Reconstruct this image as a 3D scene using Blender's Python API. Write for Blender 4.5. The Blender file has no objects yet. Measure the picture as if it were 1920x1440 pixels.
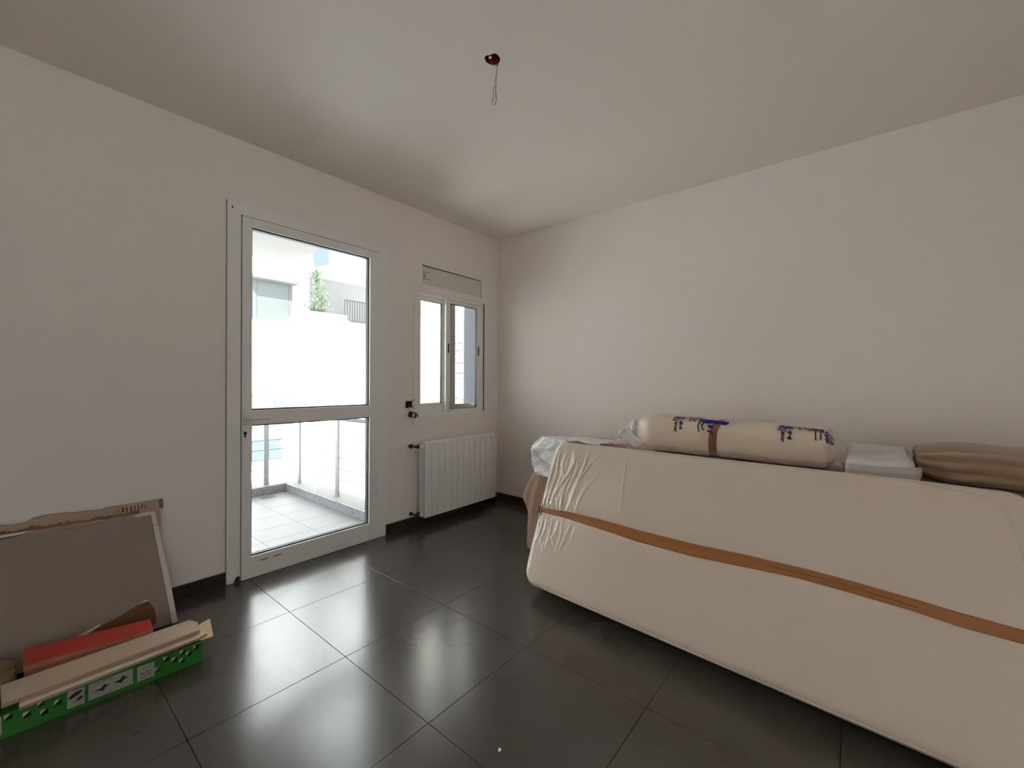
import bpy, bmesh, math, random
from mathutils import Vector, Matrix, noise
random.seed(7)
sc = bpy.context.scene
col = sc.collection
PI = math.pi

def lin(r, g, b):
    f = lambda c: ((c / 255 + .055) / 1.055) ** 2.4 if c / 255 > .04045 else c / 255 / 12.92
    return (f(r), f(g), f(b), 1)

# ------------------------------------------------------------------ camera
cd = bpy.data.cameras.new('camera'); cam = bpy.data.objects.new('camera', cd); col.objects.link(cam)
cd.sensor_fit = 'HORIZONTAL'; cd.sensor_width = 36; cd.lens = 36 * 791.6354 / 1920; cd.clip_start = .02
yaw, pit, rol = .6908, -.0024, .0047
fw = Vector((math.cos(yaw) * math.cos(pit), math.sin(yaw) * math.cos(pit), math.sin(pit)))
r0 = Vector((math.sin(yaw), -math.cos(yaw), 0)); u0 = r0.cross(fw)
rr = r0 * math.cos(rol) + u0 * math.sin(rol); uu = u0 * math.cos(rol) - r0 * math.sin(rol)
M = Matrix((rr, uu, -fw)).transposed().to_4x4(); M.translation = Vector((-3.4362, -3.0442, 1.2638))
cam.matrix_world = M
sc.camera = cam
# ------------------------------------------------------------------ light and exposure
SKY, SUN = 4.0, 26.0
w = bpy.data.worlds.new('sky'); sc.world = w; w.use_nodes = True
bg = w.node_tree.nodes['Background']; bg.inputs[0].default_value = (.88, .945, 1, 1); bg.inputs[1].default_value = SKY
sl = bpy.data.lights.new('sun', 'SUN'); so = bpy.data.objects.new('sun', sl); col.objects.link(so)
sl.energy = SUN; sl.angle = .01; sl.color = (1, .975, .94)
so.rotation_euler = Vector((.62, .46, -.78)).to_track_quat('-Z', 'Y').to_euler()
so.location = (0, -6, 9)
sc.view_settings.view_transform = 'Standard'; sc.view_settings.look = 'None'
sc.view_settings.gamma = 1; sc.view_settings.use_curve_mapping = False
sc.view_settings.exposure = 0.43
sc.cycles.max_bounces = 14; sc.cycles.diffuse_bounces = 10; sc.cycles.transparent_max_bounces = 16
sc.cycles.use_denoising = True
sc.cycles.sample_clamp_indirect = 12

# ------------------------------------------------------------------ materials
def mat(name, c, rough=.6, metal=0, coat=0, spec=.5, nscale=0, namt=0, bump=0, bscale=40, coat_rough=.1, sheen=0):
    m = bpy.data.materials.new(name); m.use_nodes = True
    nt = m.node_tree; b = nt.nodes['Principled BSDF']
    b.inputs['Base Color'].default_value = c; b.inputs['Roughness'].default_value = rough
    b.inputs['Metallic'].default_value = metal; b.inputs['Coat Weight'].default_value = coat
    b.inputs['Coat Roughness'].default_value = coat_rough; b.inputs['Specular IOR Level'].default_value = spec
    if sheen: b.inputs['Sheen Weight'].default_value = sheen
    if namt or bump:
        tc = nt.nodes.new('ShaderNodeTexCoord')
    if namt:
        n = nt.nodes.new('ShaderNodeTexNoise'); n.inputs['Scale'].default_value = nscale; n.inputs['Detail'].default_value = 6
        nt.links.new(tc.outputs['Object'], n.inputs['Vector'])
        mx = nt.nodes.new('ShaderNodeMix'); mx.data_type = 'RGBA'
        nt.links.new(n.outputs['Fac'], mx.inputs['Factor'])
        mx.inputs['A'].default_value = tuple(max(0, v * (1 - namt)) for v in c[:3]) + (1,)
        mx.inputs['B'].default_value = tuple(min(1, v * (1 + namt)) for v in c[:3]) + (1,)
        nt.links.new(mx.outputs['Result'], b.inputs['Base Color'])
    if bump:
        n2 = nt.nodes.new('ShaderNodeTexNoise'); n2.inputs['Scale'].default_value = bscale; n2.inputs['Detail'].default_value = 5
        nt.links.new(tc.outputs['Object'], n2.inputs['Vector'])
        bp = nt.nodes.new('ShaderNodeBump'); bp.inputs['Strength'].default_value = bump; bp.inputs['Distance'].default_value = .01
        nt.links.new(n2.outputs['Fac'], bp.inputs['Height']); nt.links.new(bp.outputs['Normal'], b.inputs['Normal'])
    return m

def two_sided_fresnel(nt, ior):
    # a thin sheet reflects alike from both sides
    fr = nt.nodes.new('ShaderNodeFresnel'); ge = nt.nodes.new('ShaderNodeNewGeometry'); ma = nt.nodes.new('ShaderNodeMath')
    ma.operation = 'MULTIPLY_ADD'; ma.inputs[1].default_value = 1 / ior - ior; ma.inputs[2].default_value = ior
    nt.links.new(ge.outputs['Backfacing'], ma.inputs[0]); nt.links.new(ma.outputs[0], fr.inputs[0])
    return fr

def clear_film(name, tint, alpha, rough=.12):
    """thin clear plastic: transparent mixed with a glossy and slightly milky reflection"""
    m = bpy.data.materials.new(name); m.use_nodes = True; nt = m.node_tree; N = nt.nodes
    for n in list(N):
        if n.type != 'OUTPUT_MATERIAL': N.remove(n)
    out = [n for n in N if n.type == 'OUTPUT_MATERIAL'][0]
    tr = N.new('ShaderNodeBsdfTransparent'); tr.inputs[0].default_value = tint
    p = N.new('ShaderNodeBsdfPrincipled'); p.inputs['Base Color'].default_value = (.86, .86, .86, 1); p.inputs['Roughness'].default_value = rough
    fr = two_sided_fresnel(nt, 1.5)
    ad = N.new('ShaderNodeMath'); ad.operation = 'ADD'; ad.use_clamp = True; ad.inputs[1].default_value = alpha
    mx = N.new('ShaderNodeMixShader')
    nt.links.new(fr.outputs[0], ad.inputs[0]); nt.links.new(ad.outputs[0], mx.inputs[0])
    nt.links.new(tr.outputs[0], mx.inputs[1]); nt.links.new(p.outputs[0], mx.inputs[2]); nt.links.new(mx.outputs[0], out.inputs[0])
    return m

def glass_mat(name):
    m = bpy.data.materials.new(name); m.use_nodes = True; nt = m.node_tree; N = nt.nodes
    for n in list(N):
        if n.type != 'OUTPUT_MATERIAL': N.remove(n)
    out = [n for n in N if n.type == 'OUTPUT_MATERIAL'][0]
    tr = N.new('ShaderNodeBsdfTransparent'); tr.inputs[0].default_value = (.96, .98, .97, 1)
    g = N.new('ShaderNodeBsdfGlossy'); g.inputs['Roughness'].default_value = .01
    fr = two_sided_fresnel(nt, 1.45)
    mx = N.new('ShaderNodeMixShader')
    nt.links.new(fr.outputs[0], mx.inputs[0]); nt.links.new(tr.outputs[0], mx.inputs[1]); nt.links.new(g.outputs[0], mx.inputs[2]); nt.links.new(mx.outputs[0], out.inputs[0])
    return m

def tile_mat():
    m = bpy.data.materials.new('dark_porcelain_tile'); m.use_nodes = True; nt = m.node_tree; N = nt.nodes; b = N['Principled BSDF']
    ge = N.new('ShaderNodeNewGeometry'); oi = N.new('ShaderNodeObjectInfo')
    n1 = N.new('ShaderNodeTexNoise'); n1.inputs['Scale'].default_value = 2.2; n1.inputs['Detail'].default_value = 7
    nt.links.new(ge.outputs['Position'], n1.inputs['Vector'])
    mx = N.new('ShaderNodeMix'); mx.data_type = 'RGBA'
    mx.inputs['A'].default_value = (.046, .039, .033, 1); mx.inputs['B'].default_value = (.069, .059, .050, 1)
    nt.links.new(n1.outputs['Fac'], mx.inputs['Factor'])
    # dried smears of paint and dust on the glaze
    n2 = N.new('ShaderNodeTexNoise'); n2.inputs['Scale'].default_value = 3.1; n2.inputs['Detail'].default_value = 3; n2.inputs['Distortion'].default_value = 1.4
    nt.links.new(ge.outputs['Position'], n2.inputs['Vector'])
    rp = N.new('ShaderNodeValToRGB'); rp.color_ramp.elements[0].position = .55; rp.color_ramp.elements[1].position = .80
    nt.links.new(n2.outputs['Fac'], rp.inputs['Fac'])
    mu = N.new('ShaderNodeMath'); mu.operation = 'MULTIPLY'; mu.inputs[1].default_value = .10
    nt.links.new(rp.outputs['Color'], mu.inputs[0])
    mx2 = N.new('ShaderNodeMix'); mx2.data_type = 'RGBA'; mx2.inputs['B'].default_value = (.16, .155, .15, 1)
    nt.links.new(mu.outputs[0], mx2.inputs['Factor']); nt.links.new(mx.outputs['Result'], mx2.inputs['A'])
    nt.links.new(mx2.outputs['Result'], b.inputs['Base Color'])
    mr = N.new('ShaderNodeMapRange'); mr.inputs['To Min'].default_value = .19; mr.inputs['To Max'].default_value = .25
    nt.links.new(n1.outputs['Fac'], mr.inputs['Value'])
    nt.links.new(mr.outputs[0], b.inputs['Roughness'])
    b.inputs['Specular IOR Level'].default_value = 1.0
    n3 = N.new('ShaderNodeTexNoise'); n3.inputs['Scale'].default_value = 5; n3.inputs['Detail'].default_value = 2
    nt.links.new(ge.outputs['Position'], n3.inputs['Vector'])
    bp = N.new('ShaderNodeBump'); bp.inputs['Strength'].default_value = .06; bp.inputs['Distance'].default_value = .01
    nt.links.new(n3.outputs['Fac'], bp.inputs['Height']); nt.links.new(bp.outputs['Normal'], b.inputs['Normal'])
    return m

def granite_mat():
    m = bpy.data.materials.new('speckled_granite'); m.use_nodes = True; nt = m.node_tree; N = nt.nodes; b = N['Principled BSDF']
    tc = N.new('ShaderNodeTexCoord'); v = N.new('ShaderNodeTexVoronoi'); v.inputs['Scale'].default_value = 170
    nt.links.new(tc.outputs['Object'], v.inputs['Vector'])
    rp = N.new('ShaderNodeValToRGB'); e = rp.color_ramp.elements
    e[0].color = (.05, .05, .055, 1); e[1].color = (.24, .24, .25, 1); e[0].position = .1; e[1].position = .8
    nt.links.new(v.outputs['Color'], rp.inputs['Fac']); nt.links.new(rp.outputs['Color'], b.inputs['Base Color'])
    b.inputs['Roughness'].default_value = .3
    return m

WALLC = (.81, .752, .715, 1)
MT = dict(
    wall=mat('wall_paint', WALLC, .75, nscale=1.6, namt=.015, bump=.03, bscale=60),
    ceil=mat('ceiling_paint', (.81, .752, .71, 1), .8, nscale=1.2, namt=.015, bump=.02, bscale=40),
    tile=tile_mat(),
    grout=mat('dark_grout', (.012, .011, .010, 1), .8),
    base=mat('dark_skirting_tile', lin(48, 38, 34), .35, nscale=8, namt=.25),
    alu=mat('white_lacquered_aluminium', (.80, .785, .76, 1), .32, nscale=3, namt=.02),
    alu_back=mat('backlit_sash_shade', (.30, .26, .235, 1), .45),
    gasket=mat('black_rubber_gasket', (.012, .010, .010, 1), .6),
    gap_shade=mat('brown_gap_shade', lin(70, 56, 48), .7),
    glass=glass_mat('window_glass'),
    handle=mat('cream_lacquered_handle', (.74, .69, .62, 1), .28),
    crack=mat('dirty_caulk_crack', lin(98, 86, 74), .9, nscale=30, namt=.5),
    dark=mat('dark_cavity', (.012, .009, .008, 1), .8),
    lid=mat('shutter_box_lid_paint', (.66, .62, .575, 1), .7, nscale=4, namt=.05),
    lidmark=mat('old_putty_mark', (.38, .35, .32, 1), .8, nscale=90, namt=.3),
    rad=mat('white_enamel_radiator', (.80, .785, .76, 1), .3, nscale=3, namt=.015),
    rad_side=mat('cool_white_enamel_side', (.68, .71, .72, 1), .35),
    brass=mat('tarnished_valve_metal', lin(92, 70, 58), .4, metal=.6),
    copper=mat('rusty_pipe_stub', lin(70, 45, 38), .5, metal=.3),
    white_plastic=mat('white_plastic', (.78, .76, .73, 1), .4),
    black_plastic=mat('black_plastic', (.012, .010, .010, 1), .4),
    red_plastic=mat('red_junction_plastic', lin(140, 8, 14), .4),
    cable=mat('thin_grey_cable', lin(120, 116, 108), .5),
    wire=mat('dark_wire', lin(38, 30, 26), .5),
    mattress=mat('cream_mattress_in_film', (.66, .545, .45, 1), .42, coat=.55, coat_rough=.22, nscale=2.0, namt=.04, bump=.05, bscale=14),
    piping=mat('cream_piping', (.64, .54, .45, 1), .5, coat=.3),
    tape=mat('brown_packing_tape', lin(158, 102, 52), .28, coat=.4, nscale=7, namt=.12),
    tape2=mat('brown_packing_tape_old', lin(128, 84, 60), .3, coat=.3, nscale=7, namt=.1),
    bolster=mat('cream_foam_in_film', (.70, .575, .45, 1), .45, coat=.35, coat_rough=.25, nscale=5, namt=.05, bump=.08, bscale=12),
    film=clear_film('clear_plastic_film', (.97, .97, .97, 1), .30, .16),
    milky=clear_film('milky_plastic_film', (.97, .97, .97, 1), .62, .2),
    film_clear=clear_film('thin_clear_film', (.95, .94, .93, 1), .10, .16),
    ink=mat('blue_print_ink', lin(14, 22, 120), .5),
    ink2=mat('dark_blue_print_ink', lin(24, 24, 62), .5),
    white_foam=mat('white_foam_sheet', (.72, .70, .68, 1), .6, nscale=6, namt=.04, bump=.1, bscale=30),
    foam_shade=mat('shaded_wrap_front', (.50, .46, .44, 1), .6),
    brown=mat('brown_upholstery_cloth', lin(166, 128, 104), .85, nscale=14, namt=.06, bump=.2, bscale=180, sheen=.3),
    brown2=mat('ochre_brown_cloth', lin(150, 122, 96), .85, nscale=3, namt=.14, bump=.2, bscale=180, sheen=.3),
    board=mat('grey_backing_board', lin(146, 133, 122), .85, nscale=8, namt=.09, bump=.06, bscale=50),
    board_white=mat('white_board_edging', lin(205, 196, 188), .5),
    torn=mat('torn_brown_paperboard', lin(108, 76, 44), .9, nscale=10, namt=.25, bump=.3),
    paper=mat('torn_white_paper', lin(222, 212, 204), .8),
    fray=mat('frayed_cardboard_core', lin(128, 100, 78), .9, nscale=40, namt=.35),
    cardboard=mat('brown_corrugated_cardboard', lin(176, 152, 132), .85, nscale=12, namt=.22, bump=.2),
    print=mat('dark_print', lin(60, 48, 42), .8),
    red=mat('red_painted_board', lin(184, 60, 50), .5, nscale=6, namt=.2),
    redside=mat('worn_red_edge', lin(170, 112, 94), .7, nscale=20, namt=.3),
    plank=mat('beige_laminate_plank', lin(192, 174, 152), .55, nscale=9, namt=.06, bump=.06),
    plank_white=mat('pale_plank', lin(220, 208, 192), .5, nscale=9, namt=.05),
    plank_edge=mat('raw_board_edge', lin(168, 142, 116), .8, nscale=30, namt=.2),
    ply=mat('thin_plywood_strip', lin(214, 186, 146), .6, nscale=8, namt=.08),
    green=mat('green_crate_plastic', lin(38, 112, 30), .38, nscale=6, namt=.15),
    recess_shade=mat('green_crate_recess_shade', lin(14, 44, 12), .5),
    paperlabel=mat('white_crate_label', lin(208, 206, 196), .6, nscale=20, namt=.06),
    labelink=mat('label_ink', lin(34, 30, 28), .6),
    brownpaper=mat('crumpled_brown_paper', lin(120, 100, 70), .8, nscale=9, namt=.2),
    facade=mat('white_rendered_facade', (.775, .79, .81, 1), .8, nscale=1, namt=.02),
    facade_shade=mat('facade_shade_grey', (.18, .18, .177, 1), .8),
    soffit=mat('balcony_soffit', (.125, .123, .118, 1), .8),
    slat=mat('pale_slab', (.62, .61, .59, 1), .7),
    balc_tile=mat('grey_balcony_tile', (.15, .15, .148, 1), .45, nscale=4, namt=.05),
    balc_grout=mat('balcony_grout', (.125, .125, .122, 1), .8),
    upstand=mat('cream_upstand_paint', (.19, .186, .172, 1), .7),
    granite=granite_mat(),
    steel=mat('galvanised_steel', (.20, .205, .21, 1), .5, metal=.0, nscale=40, namt=.25),
    drain=mat('drain_grate_metal', (.08, .085, .09, 1), .45, metal=.3),
    bluewin=mat('blue_grey_shutter', (.055, .072, .105, 1), .4),
    greywin=mat('grey_glazing', (.075, .083, .083, 1), .3),
    awn=mat('awning_hood', (.08, .08, .078, 1), .7),
    iron=mat('dark_iron', (.025, .025, .03, 1), .5),
    leaf=mat('leaf_green', (.05, .075, .042, 1), .6),
    stone=mat('pale_formwork_concrete', (.72, .70, .67, 1), .85, nscale=7, namt=.30, bump=.3, bscale=18),
    stonegap=mat('formwork_joint', (.10, .097, .09, 1), .9),
    pier=mat('blue_grey_render', (.085, .094, .105, 1), .8),
    ground=mat('pale_paving', (.80, .79, .77, 1), .85, nscale=.6, namt=.1),
    chip=mat('plaster_chip', (.8, .78, .74, 1), .8),
)

# ------------------------------------------------------------------ helpers
def link(name, bm, m, parent=None, smooth=False, loc=None, rot=None, mats=None):
    me = bpy.data.meshes.new(name); bm.normal_update(); bm.to_mesh(me); bm.free()
    for x in (mats or [m]): me.materials.append(MT[x] if isinstance(x, str) else x)
    if smooth:
        for p in me.polygons: p.use_smooth = True
    o = bpy.data.objects.new(name, me); col.objects.link(o)
    if parent: o.parent = parent
    if loc: o.location = loc
    if rot: o.rotation_euler = rot
    return o

def empty(name, loc=(0, 0, 0), rotz=0):
    o = bpy.data.objects.new(name, None); col.objects.link(o); o.location = loc; o.rotation_euler = (0, 0, rotz); o.empty_display_size = .1
    return o

def tag(o, label=None, cat=None, group=None, kind=None):
    if label: o['label'] = label
    if cat: o['category'] = cat
    if group: o['group'] = group
    if kind: o['kind'] = kind
    return o

def box(bm, x0, x1, y0, y1, z0, z1, bev=0, seg=1):
    r = bmesh.ops.create_cube(bm, size=1)
    vs = r['verts']
    for v in vs:
        v.co = Vector((x0 if v.co.x < 0 else x1, y0 if v.co.y < 0 else y1, z0 if v.co.z < 0 else z1))
    if bev:
        es = list({e for v in vs for e in v.link_edges})
        bmesh.ops.bevel(bm, geom=es, offset=bev, segments=seg, affect='EDGES', profile=.5)
    return bm

def B(*a, bev=0, seg=1):
    return box(bmesh.new(), *a, bev=bev, seg=seg)

def prism(bm, pts, axis, a, b):
    """extrude a 2-D polygon (list of 2-tuples) along an axis from a to b"""
    def P(q, t):
        return Vector({'x': (t, q[0], q[1]), 'y': (q[0], t, q[1]), 'z': (q[0], q[1], t)}[axis])
    va = [bm.verts.new(P(q, a)) for q in pts]; vb = [bm.verts.new(P(q, b)) for q in pts]
    bm.faces.new(va); bm.faces.new(vb[::-1]); n = len(pts)
    for i in range(n): bm.faces.new((va[i], vb[i], vb[(i + 1) % n], va[(i + 1) % n]))
    bmesh.ops.recalc_face_normals(bm, faces=bm.faces)
    return bm

def tube(bm, pts, r, n=8, closed=False, caps=True):
    pts = [Vector(p) for p in pts]; rings = []; L = len(pts)
    up = Vector((0, 0, 1))
    for i, p in enumerate(pts):
        if closed: d = pts[(i + 1) % L] - pts[i - 1]
        else: d = pts[min(i + 1, L - 1)] - pts[max(i - 1, 0)]
        d.normalize()
        a = d.cross(up)
        if a.length < .05: a = d.cross(Vector((1, 0, 0)))
        a.normalize(); b = d.cross(a)
        rad = r[i] if isinstance(r, (list, tuple)) else r
        rings.append([bm.verts.new(p + (a * math.cos(t) + b * math.sin(t)) * rad) for t in [2 * PI * k / n for k in range(n)]])
    for i in range(L if closed else L - 1):
        A, C = rings[i], rings[(i + 1) % L]
        for k in range(n): bm.faces.new((A[k], A[(k + 1) % n], C[(k + 1) % n], C[k]))
    if caps and not closed:
        bm.faces.new(rings[0][::-1]); bm.faces.new(rings[-1])
    bmesh.ops.recalc_face_normals(bm, faces=bm.faces)
    return bm

def cyl(bm, c, d, r, L, n=16, r2=None):
    d = Vector(d).normalized(); c = Vector(c)
    return tube(bm, [c, c + d * L], [r, r if r2 is None else r2], n)

def hole_sheet(bm, outer, holes):
    """flat sheet with holes, 2-D points in XZ at y=0"""
    es = []
    for loop in [outer] + holes:
        vs = [bm.verts.new((p[0], 0, p[1])) for p in loop]
        es += [bm.edges.new((vs[i], vs[(i + 1) % len(vs)])) for i in range(len(vs))]
    bmesh.ops.triangle_fill(bm, use_beauty=True, use_dissolve=False, edges=es)
    return bm

def solid(bm, t):
    bmesh.ops.recalc_face_normals(bm, faces=bm.faces)
    g = bmesh.ops.extrude_face_region(bm, geom=bm.faces[:])
    for v in [x for x in g['geom'] if isinstance(x, bmesh.types.BMVert)]: v.co.y += t
    bmesh.ops.recalc_face_normals(bm, faces=bm.faces)
    return bm

# ================================================================== THE ROOM
XL, YB, H = -4.75, -5.6, 2.8
WT = .30                                   # wall thickness
fl = link('floor', B(XL - .2, 0, YB - .2, 0, -.16, -.0045), 'grout'); tag(fl, 'floor of large dark grey glossy porcelain tiles with thin joints', 'floor', kind='structure')
S, U0, V0, G = .5917, -2.4253, -.6305, .0012
xs = [U0 + S * k for k in range(-5, 6)]; ys = [V0 + S * k for k in range(-10, 3)]
for i in range(len(xs) - 1):
    for j in range(len(ys) - 1):
        x0, x1, y0, y1 = max(xs[i] + G, XL), min(xs[i + 1] - G, -.001), max(ys[j] + G, YB), min(ys[j + 1] - G, -.001)
        if x1 - x0 < .03 or y1 - y0 < .03: continue
        hx, hy = (x1 - x0) / 2, (y1 - y0) / 2
        t = link('tile', B(-hx, hx, -hy, hy, -.0045, random.uniform(-.0003, .0), bev=.0004), 'tile', fl, loc=((x0 + x1) / 2, (y0 + y1) / 2, 0))
        t.rotation_euler = (random.uniform(-.0006, .0006), random.uniform(-.0006, .0006), 0)

# ceiling with the irregular hole of the lamp outlet
HC = Vector((-1.949, -1.687))
bm = bmesh.new()
hole = []
for k in range(22):
    a = 2 * PI * k / 22
    rad = .036 * (1 + .10 * math.sin(3 * a + .6) + .06 * math.sin(5 * a))
    hole.append((HC.x + rad * math.cos(a) * 1.05, HC.y + rad * math.sin(a)))
hole_sheet(bm, [(XL - .2, YB - .2), (.2, YB - .2), (.2, WT), (XL - .2, WT)], [hole])
solid(bm, -.06)
for v in bm.verts: v.co = Vector((v.co.x, v.co.z, H - v.co.y))
bmesh.ops.recalc_face_normals(bm, faces=bm.faces)
box(bm, XL - .2, .2, YB - .2, WT, H + .0601, H + .25)
ce = link('ceiling', bm, 'ceil'); tag(ce, 'plain off-white painted ceiling with one rough lamp hole', 'ceiling', kind='structure')

# wall with the door and window (room face at y = 0)
DX0, DX1, DZ1 = -2.545, -1.41, 2.392       # door frame outline
WX0, WX1, WZ0, WZ1 = -1.055, -.216, .968, 2.088
LX0, LX1, LZ0, LZ1 = -1.026, -.258, 2.15, 2.326
bm = bmesh.new()
dox0, dox1, doz = -2.50, -1.455, 2.345     # structural openings, slightly smaller than trims
hole_sheet(bm, [(XL - .2, -.15), (dox0, -.15), (dox0, doz), (dox1, doz), (dox1, -.15), (.2, -.15), (.2, H + .02), (XL - .2, H + .02)],
           [[(WX0, WZ0), (WX1, WZ0), (WX1, WZ1), (WX0, WZ1)], [(LX0, LZ0), (LX1, LZ0), (LX1, LZ1), (LX0, LZ1)],
            [(-1.204, 1.041), (-1.133, 1.041), (-1.131, 1.102), (-1.203, 1.103)]])
solid(bm, WT)
for v in bm.verts:                         # the reveal of the door opens outwards
    if v.co.y > WT - .01 and abs(v.co.x - dox1) < .001: v.co.x = -1.345
wl = link('wall_left', bm, 'wall'); tag(wl, 'white painted wall holding the balcony door and small window', 'wall', kind='structure')
# wall on the right
wr = link('wall_right', B(0, .2, YB - .2, -.0005, -.15, H - .0005), 'wall'); tag(wr, 'blank white painted wall behind the wrapped mattresses', 'wall', kind='structure')
bm = bmesh.new(); BW = (-4.6, -3.60, .25, 2.2)
hole_sheet(bm, [(XL - .2, -.15), (-.0005, -.15), (-.0005, H - .0005), (XL - .2, H - .0005)], [[(BW[0], BW[2]), (BW[1], BW[2]), (BW[1], BW[3]), (BW[0], BW[3])]]); solid(bm, .2)
for v in bm.verts: v.co.y += YB - .2
wb = link('wall_back', bm, 'wall'); tag(wb, 'blank white painted wall behind the viewer', 'wall', kind='structure')
w2 = empty('fill_window'); tag(w2, 'tall plain white window added behind the viewer for fill light', 'window', kind='structure')  # unseen window, added to bring fill light onto the door wall
bm = bmesh.new(); t_ = .05; yb = YB - .12
for q in ((BW[0], BW[0] + t_, BW[2], BW[3]), (BW[1] - t_, BW[1], BW[2], BW[3]), (BW[0] + t_, BW[1] - t_, BW[2], BW[2] + t_), (BW[0] + t_, BW[1] - t_, BW[3] - t_, BW[3]), (-4.13, -4.07, BW[2] + t_, BW[3] - t_)): box(bm, q[0] + .0003, q[1] - .0003, yb, yb + .05, q[2], q[3])
link('frame', bm, 'alu', w2); link('pane', B(BW[0] + t_, BW[1] - t_, yb + .02, yb + .0206, BW[2] + t_, BW[3] - t_), 'glass', w2)
ws = link('wall_side', B(XL - .2, XL, YB + .0005, -.0005, -.15, H - .0005), 'wall'); tag(ws, 'blank white painted wall opposite the wrapped mattresses', 'wall', kind='structure')
# skirting, in tile lengths
def skirting(name, pieces, lab):
    e = empty(name); tag(e, lab, 'baseboard', kind='structure')
    for p in pieces: link('skirting_tile', B(*p, bev=.0015), 'base', e)
sk = [(max(x, XL), min(x + .59, -2.549), -.014, -.0005, .0005, .079) for x in [XL + .59 * k for k in range(4)] if x < -2.56]
skirting('baseboard_left', sk + [(-1.405, -.83, -.014, -.0005, .0005, .079), (-.828, -.24, -.014, -.0005, .0005, .079), (-.238, -.0145, -.014, -.0005, .0005, .079)], 'dark brown tile skirting under the door wall')
skirting('baseboard_right', [(-.014, -.0005, max(y - .59, YB), y - .002, .0005, .079) for y in [-.0145 - .59 * k for k in range(10)]], 'dark brown tile skirting along the blank right wall')

# ================================================================== BALCONY DOOR
dr = empty('door_1', (0, 0, 0)); tag(dr, 'white aluminium glazed balcony door, closed, with lever handle', 'door', kind='structure')
fw_ = .073
# frame: two jambs and a head with mitred corners, and a back frame behind the leaf
bm = bmesh.new()
prism(bm, [(DX0, .004), (DX0 + fw_, .001), (DX0 + fw_, DZ1 - fw_), (DX0, DZ1)], 'y', -.022, .05)
link('door_jamb', bm, 'alu', dr)
bm = bmesh.new()
prism(bm, [(DX1, .001), (DX1, DZ1), (DX1 - fw_, DZ1 - fw_), (DX1 - fw_, .001)], 'y', -.022, .05)
link('door_jamb', bm, 'alu', dr)
bm = bmesh.new()
prism(bm, [(DX0 + .0008, DZ1), (DX0 + fw_, DZ1 - fw_ + .0008), (DX1 - fw_, DZ1 - fw_ + .0008), (DX1 - .0008, DZ1)], 'y', -.022, .05)
link('door_head', bm, 'alu', dr)
bm = bmesh.new(); prism(bm, [(DX0 + .022, DZ1 - .052), (DX0 + .03, DZ1 - .04), (DX0 + .022, DZ1 - .026)], 'y', -.0235, -.021); link('chipped_corner', bm, 'dark', dr)
# dark broken foot of the left jamb
bm = bmesh.new(); prism(bm, [(DX0 + .036, .003), (DX0 + .071, .003), (DX0 + .071, .036), (DX0 + .05, .034)], 'y', -.0235, -.021); link('broken_foot', bm, 'dark', dr)
for q in ((DX0 - .0026, DX0 - .0002, .01, DZ1 + .0026), (DX1 + .0002, DX1 + .002, .08, DZ1 + .0026), (DX0, DX1, DZ1 + .0002, DZ1 + .0024)):
    link('caulk_crack', B(q[0], q[1], -.0008, -.0001, q[2], q[3]), 'crack', dr)
# threshold
link('threshold', B(DX0 + .03, DX1 - .03, .051, WT, -.02, .012), 'granite', dr)
bm = bmesh.new()
for a in ((DX0 + fw_ + .0003, DX0 + fw_ + .0047), (DX1 - fw_ - .0043, DX1 - fw_ - .0003)): box(bm, a[0], a[1], -.012, .045, .002, DZ1 - fw_ - .0003)
box(bm, DX0 + fw_ + .005, DX1 - fw_ - .005, -.014, .045, DZ1 - fw_ - .0047, DZ1 - fw_ - .0003)
link('frame_rebate', bm, 'gasket', dr)
# leaf
leaf = empty('door_leaf'); leaf.parent = dr
lx0, lx1, lz0, lz1 = DX0 + fw_ + .005, DX1 - fw_ - .0045, .0018, DZ1 - fw_ - .005
gx0, gx1 = -2.412, -1.566
LY0, LY1 = -.03, .03
def rail(name, x0, x1, z0, z1, m='alu'): return link(name, B(x0, x1, LY0, LY1, z0, z1, bev=.0025, seg=2), m, leaf)
rail('stile', lx0, gx0, lz0, lz1); rail('stile', gx1, lx1, lz0, lz1)
rail('top_rail', gx0, gx1, 2.256, lz1); rail('middle_rail', gx0, gx1, .986, 1.081); rail('bottom_rail', gx0, gx1, lz0, .138)
for z0, z1 in ((.138, .986), (1.081, 2.256)):
    bm = bmesh.new()
    g = .008
    box(bm, gx0, gx0 + g, -.012, .022, z0, z1); box(bm, gx1 - g, gx1, -.012, .022, z0, z1)
    box(bm, gx0 + g, gx1 - g, -.012, .022, z0, z0 + g); box(bm, gx0 + g, gx1 - g, -.012, .022, z1 - g, z1)
    link('gasket', bm, 'gasket', leaf)
    link('pane', B(gx0 + .002, gx1 - .002, .003, .0036, z0 + .002, z1 - .002), 'glass', leaf)
bm = bmesh.new()
for x in (-2.36, -2.28): box(bm, x, x + .05, -.0312, -.0295, .098, .103)
link('scratch', bm, 'dark', leaf)
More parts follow.
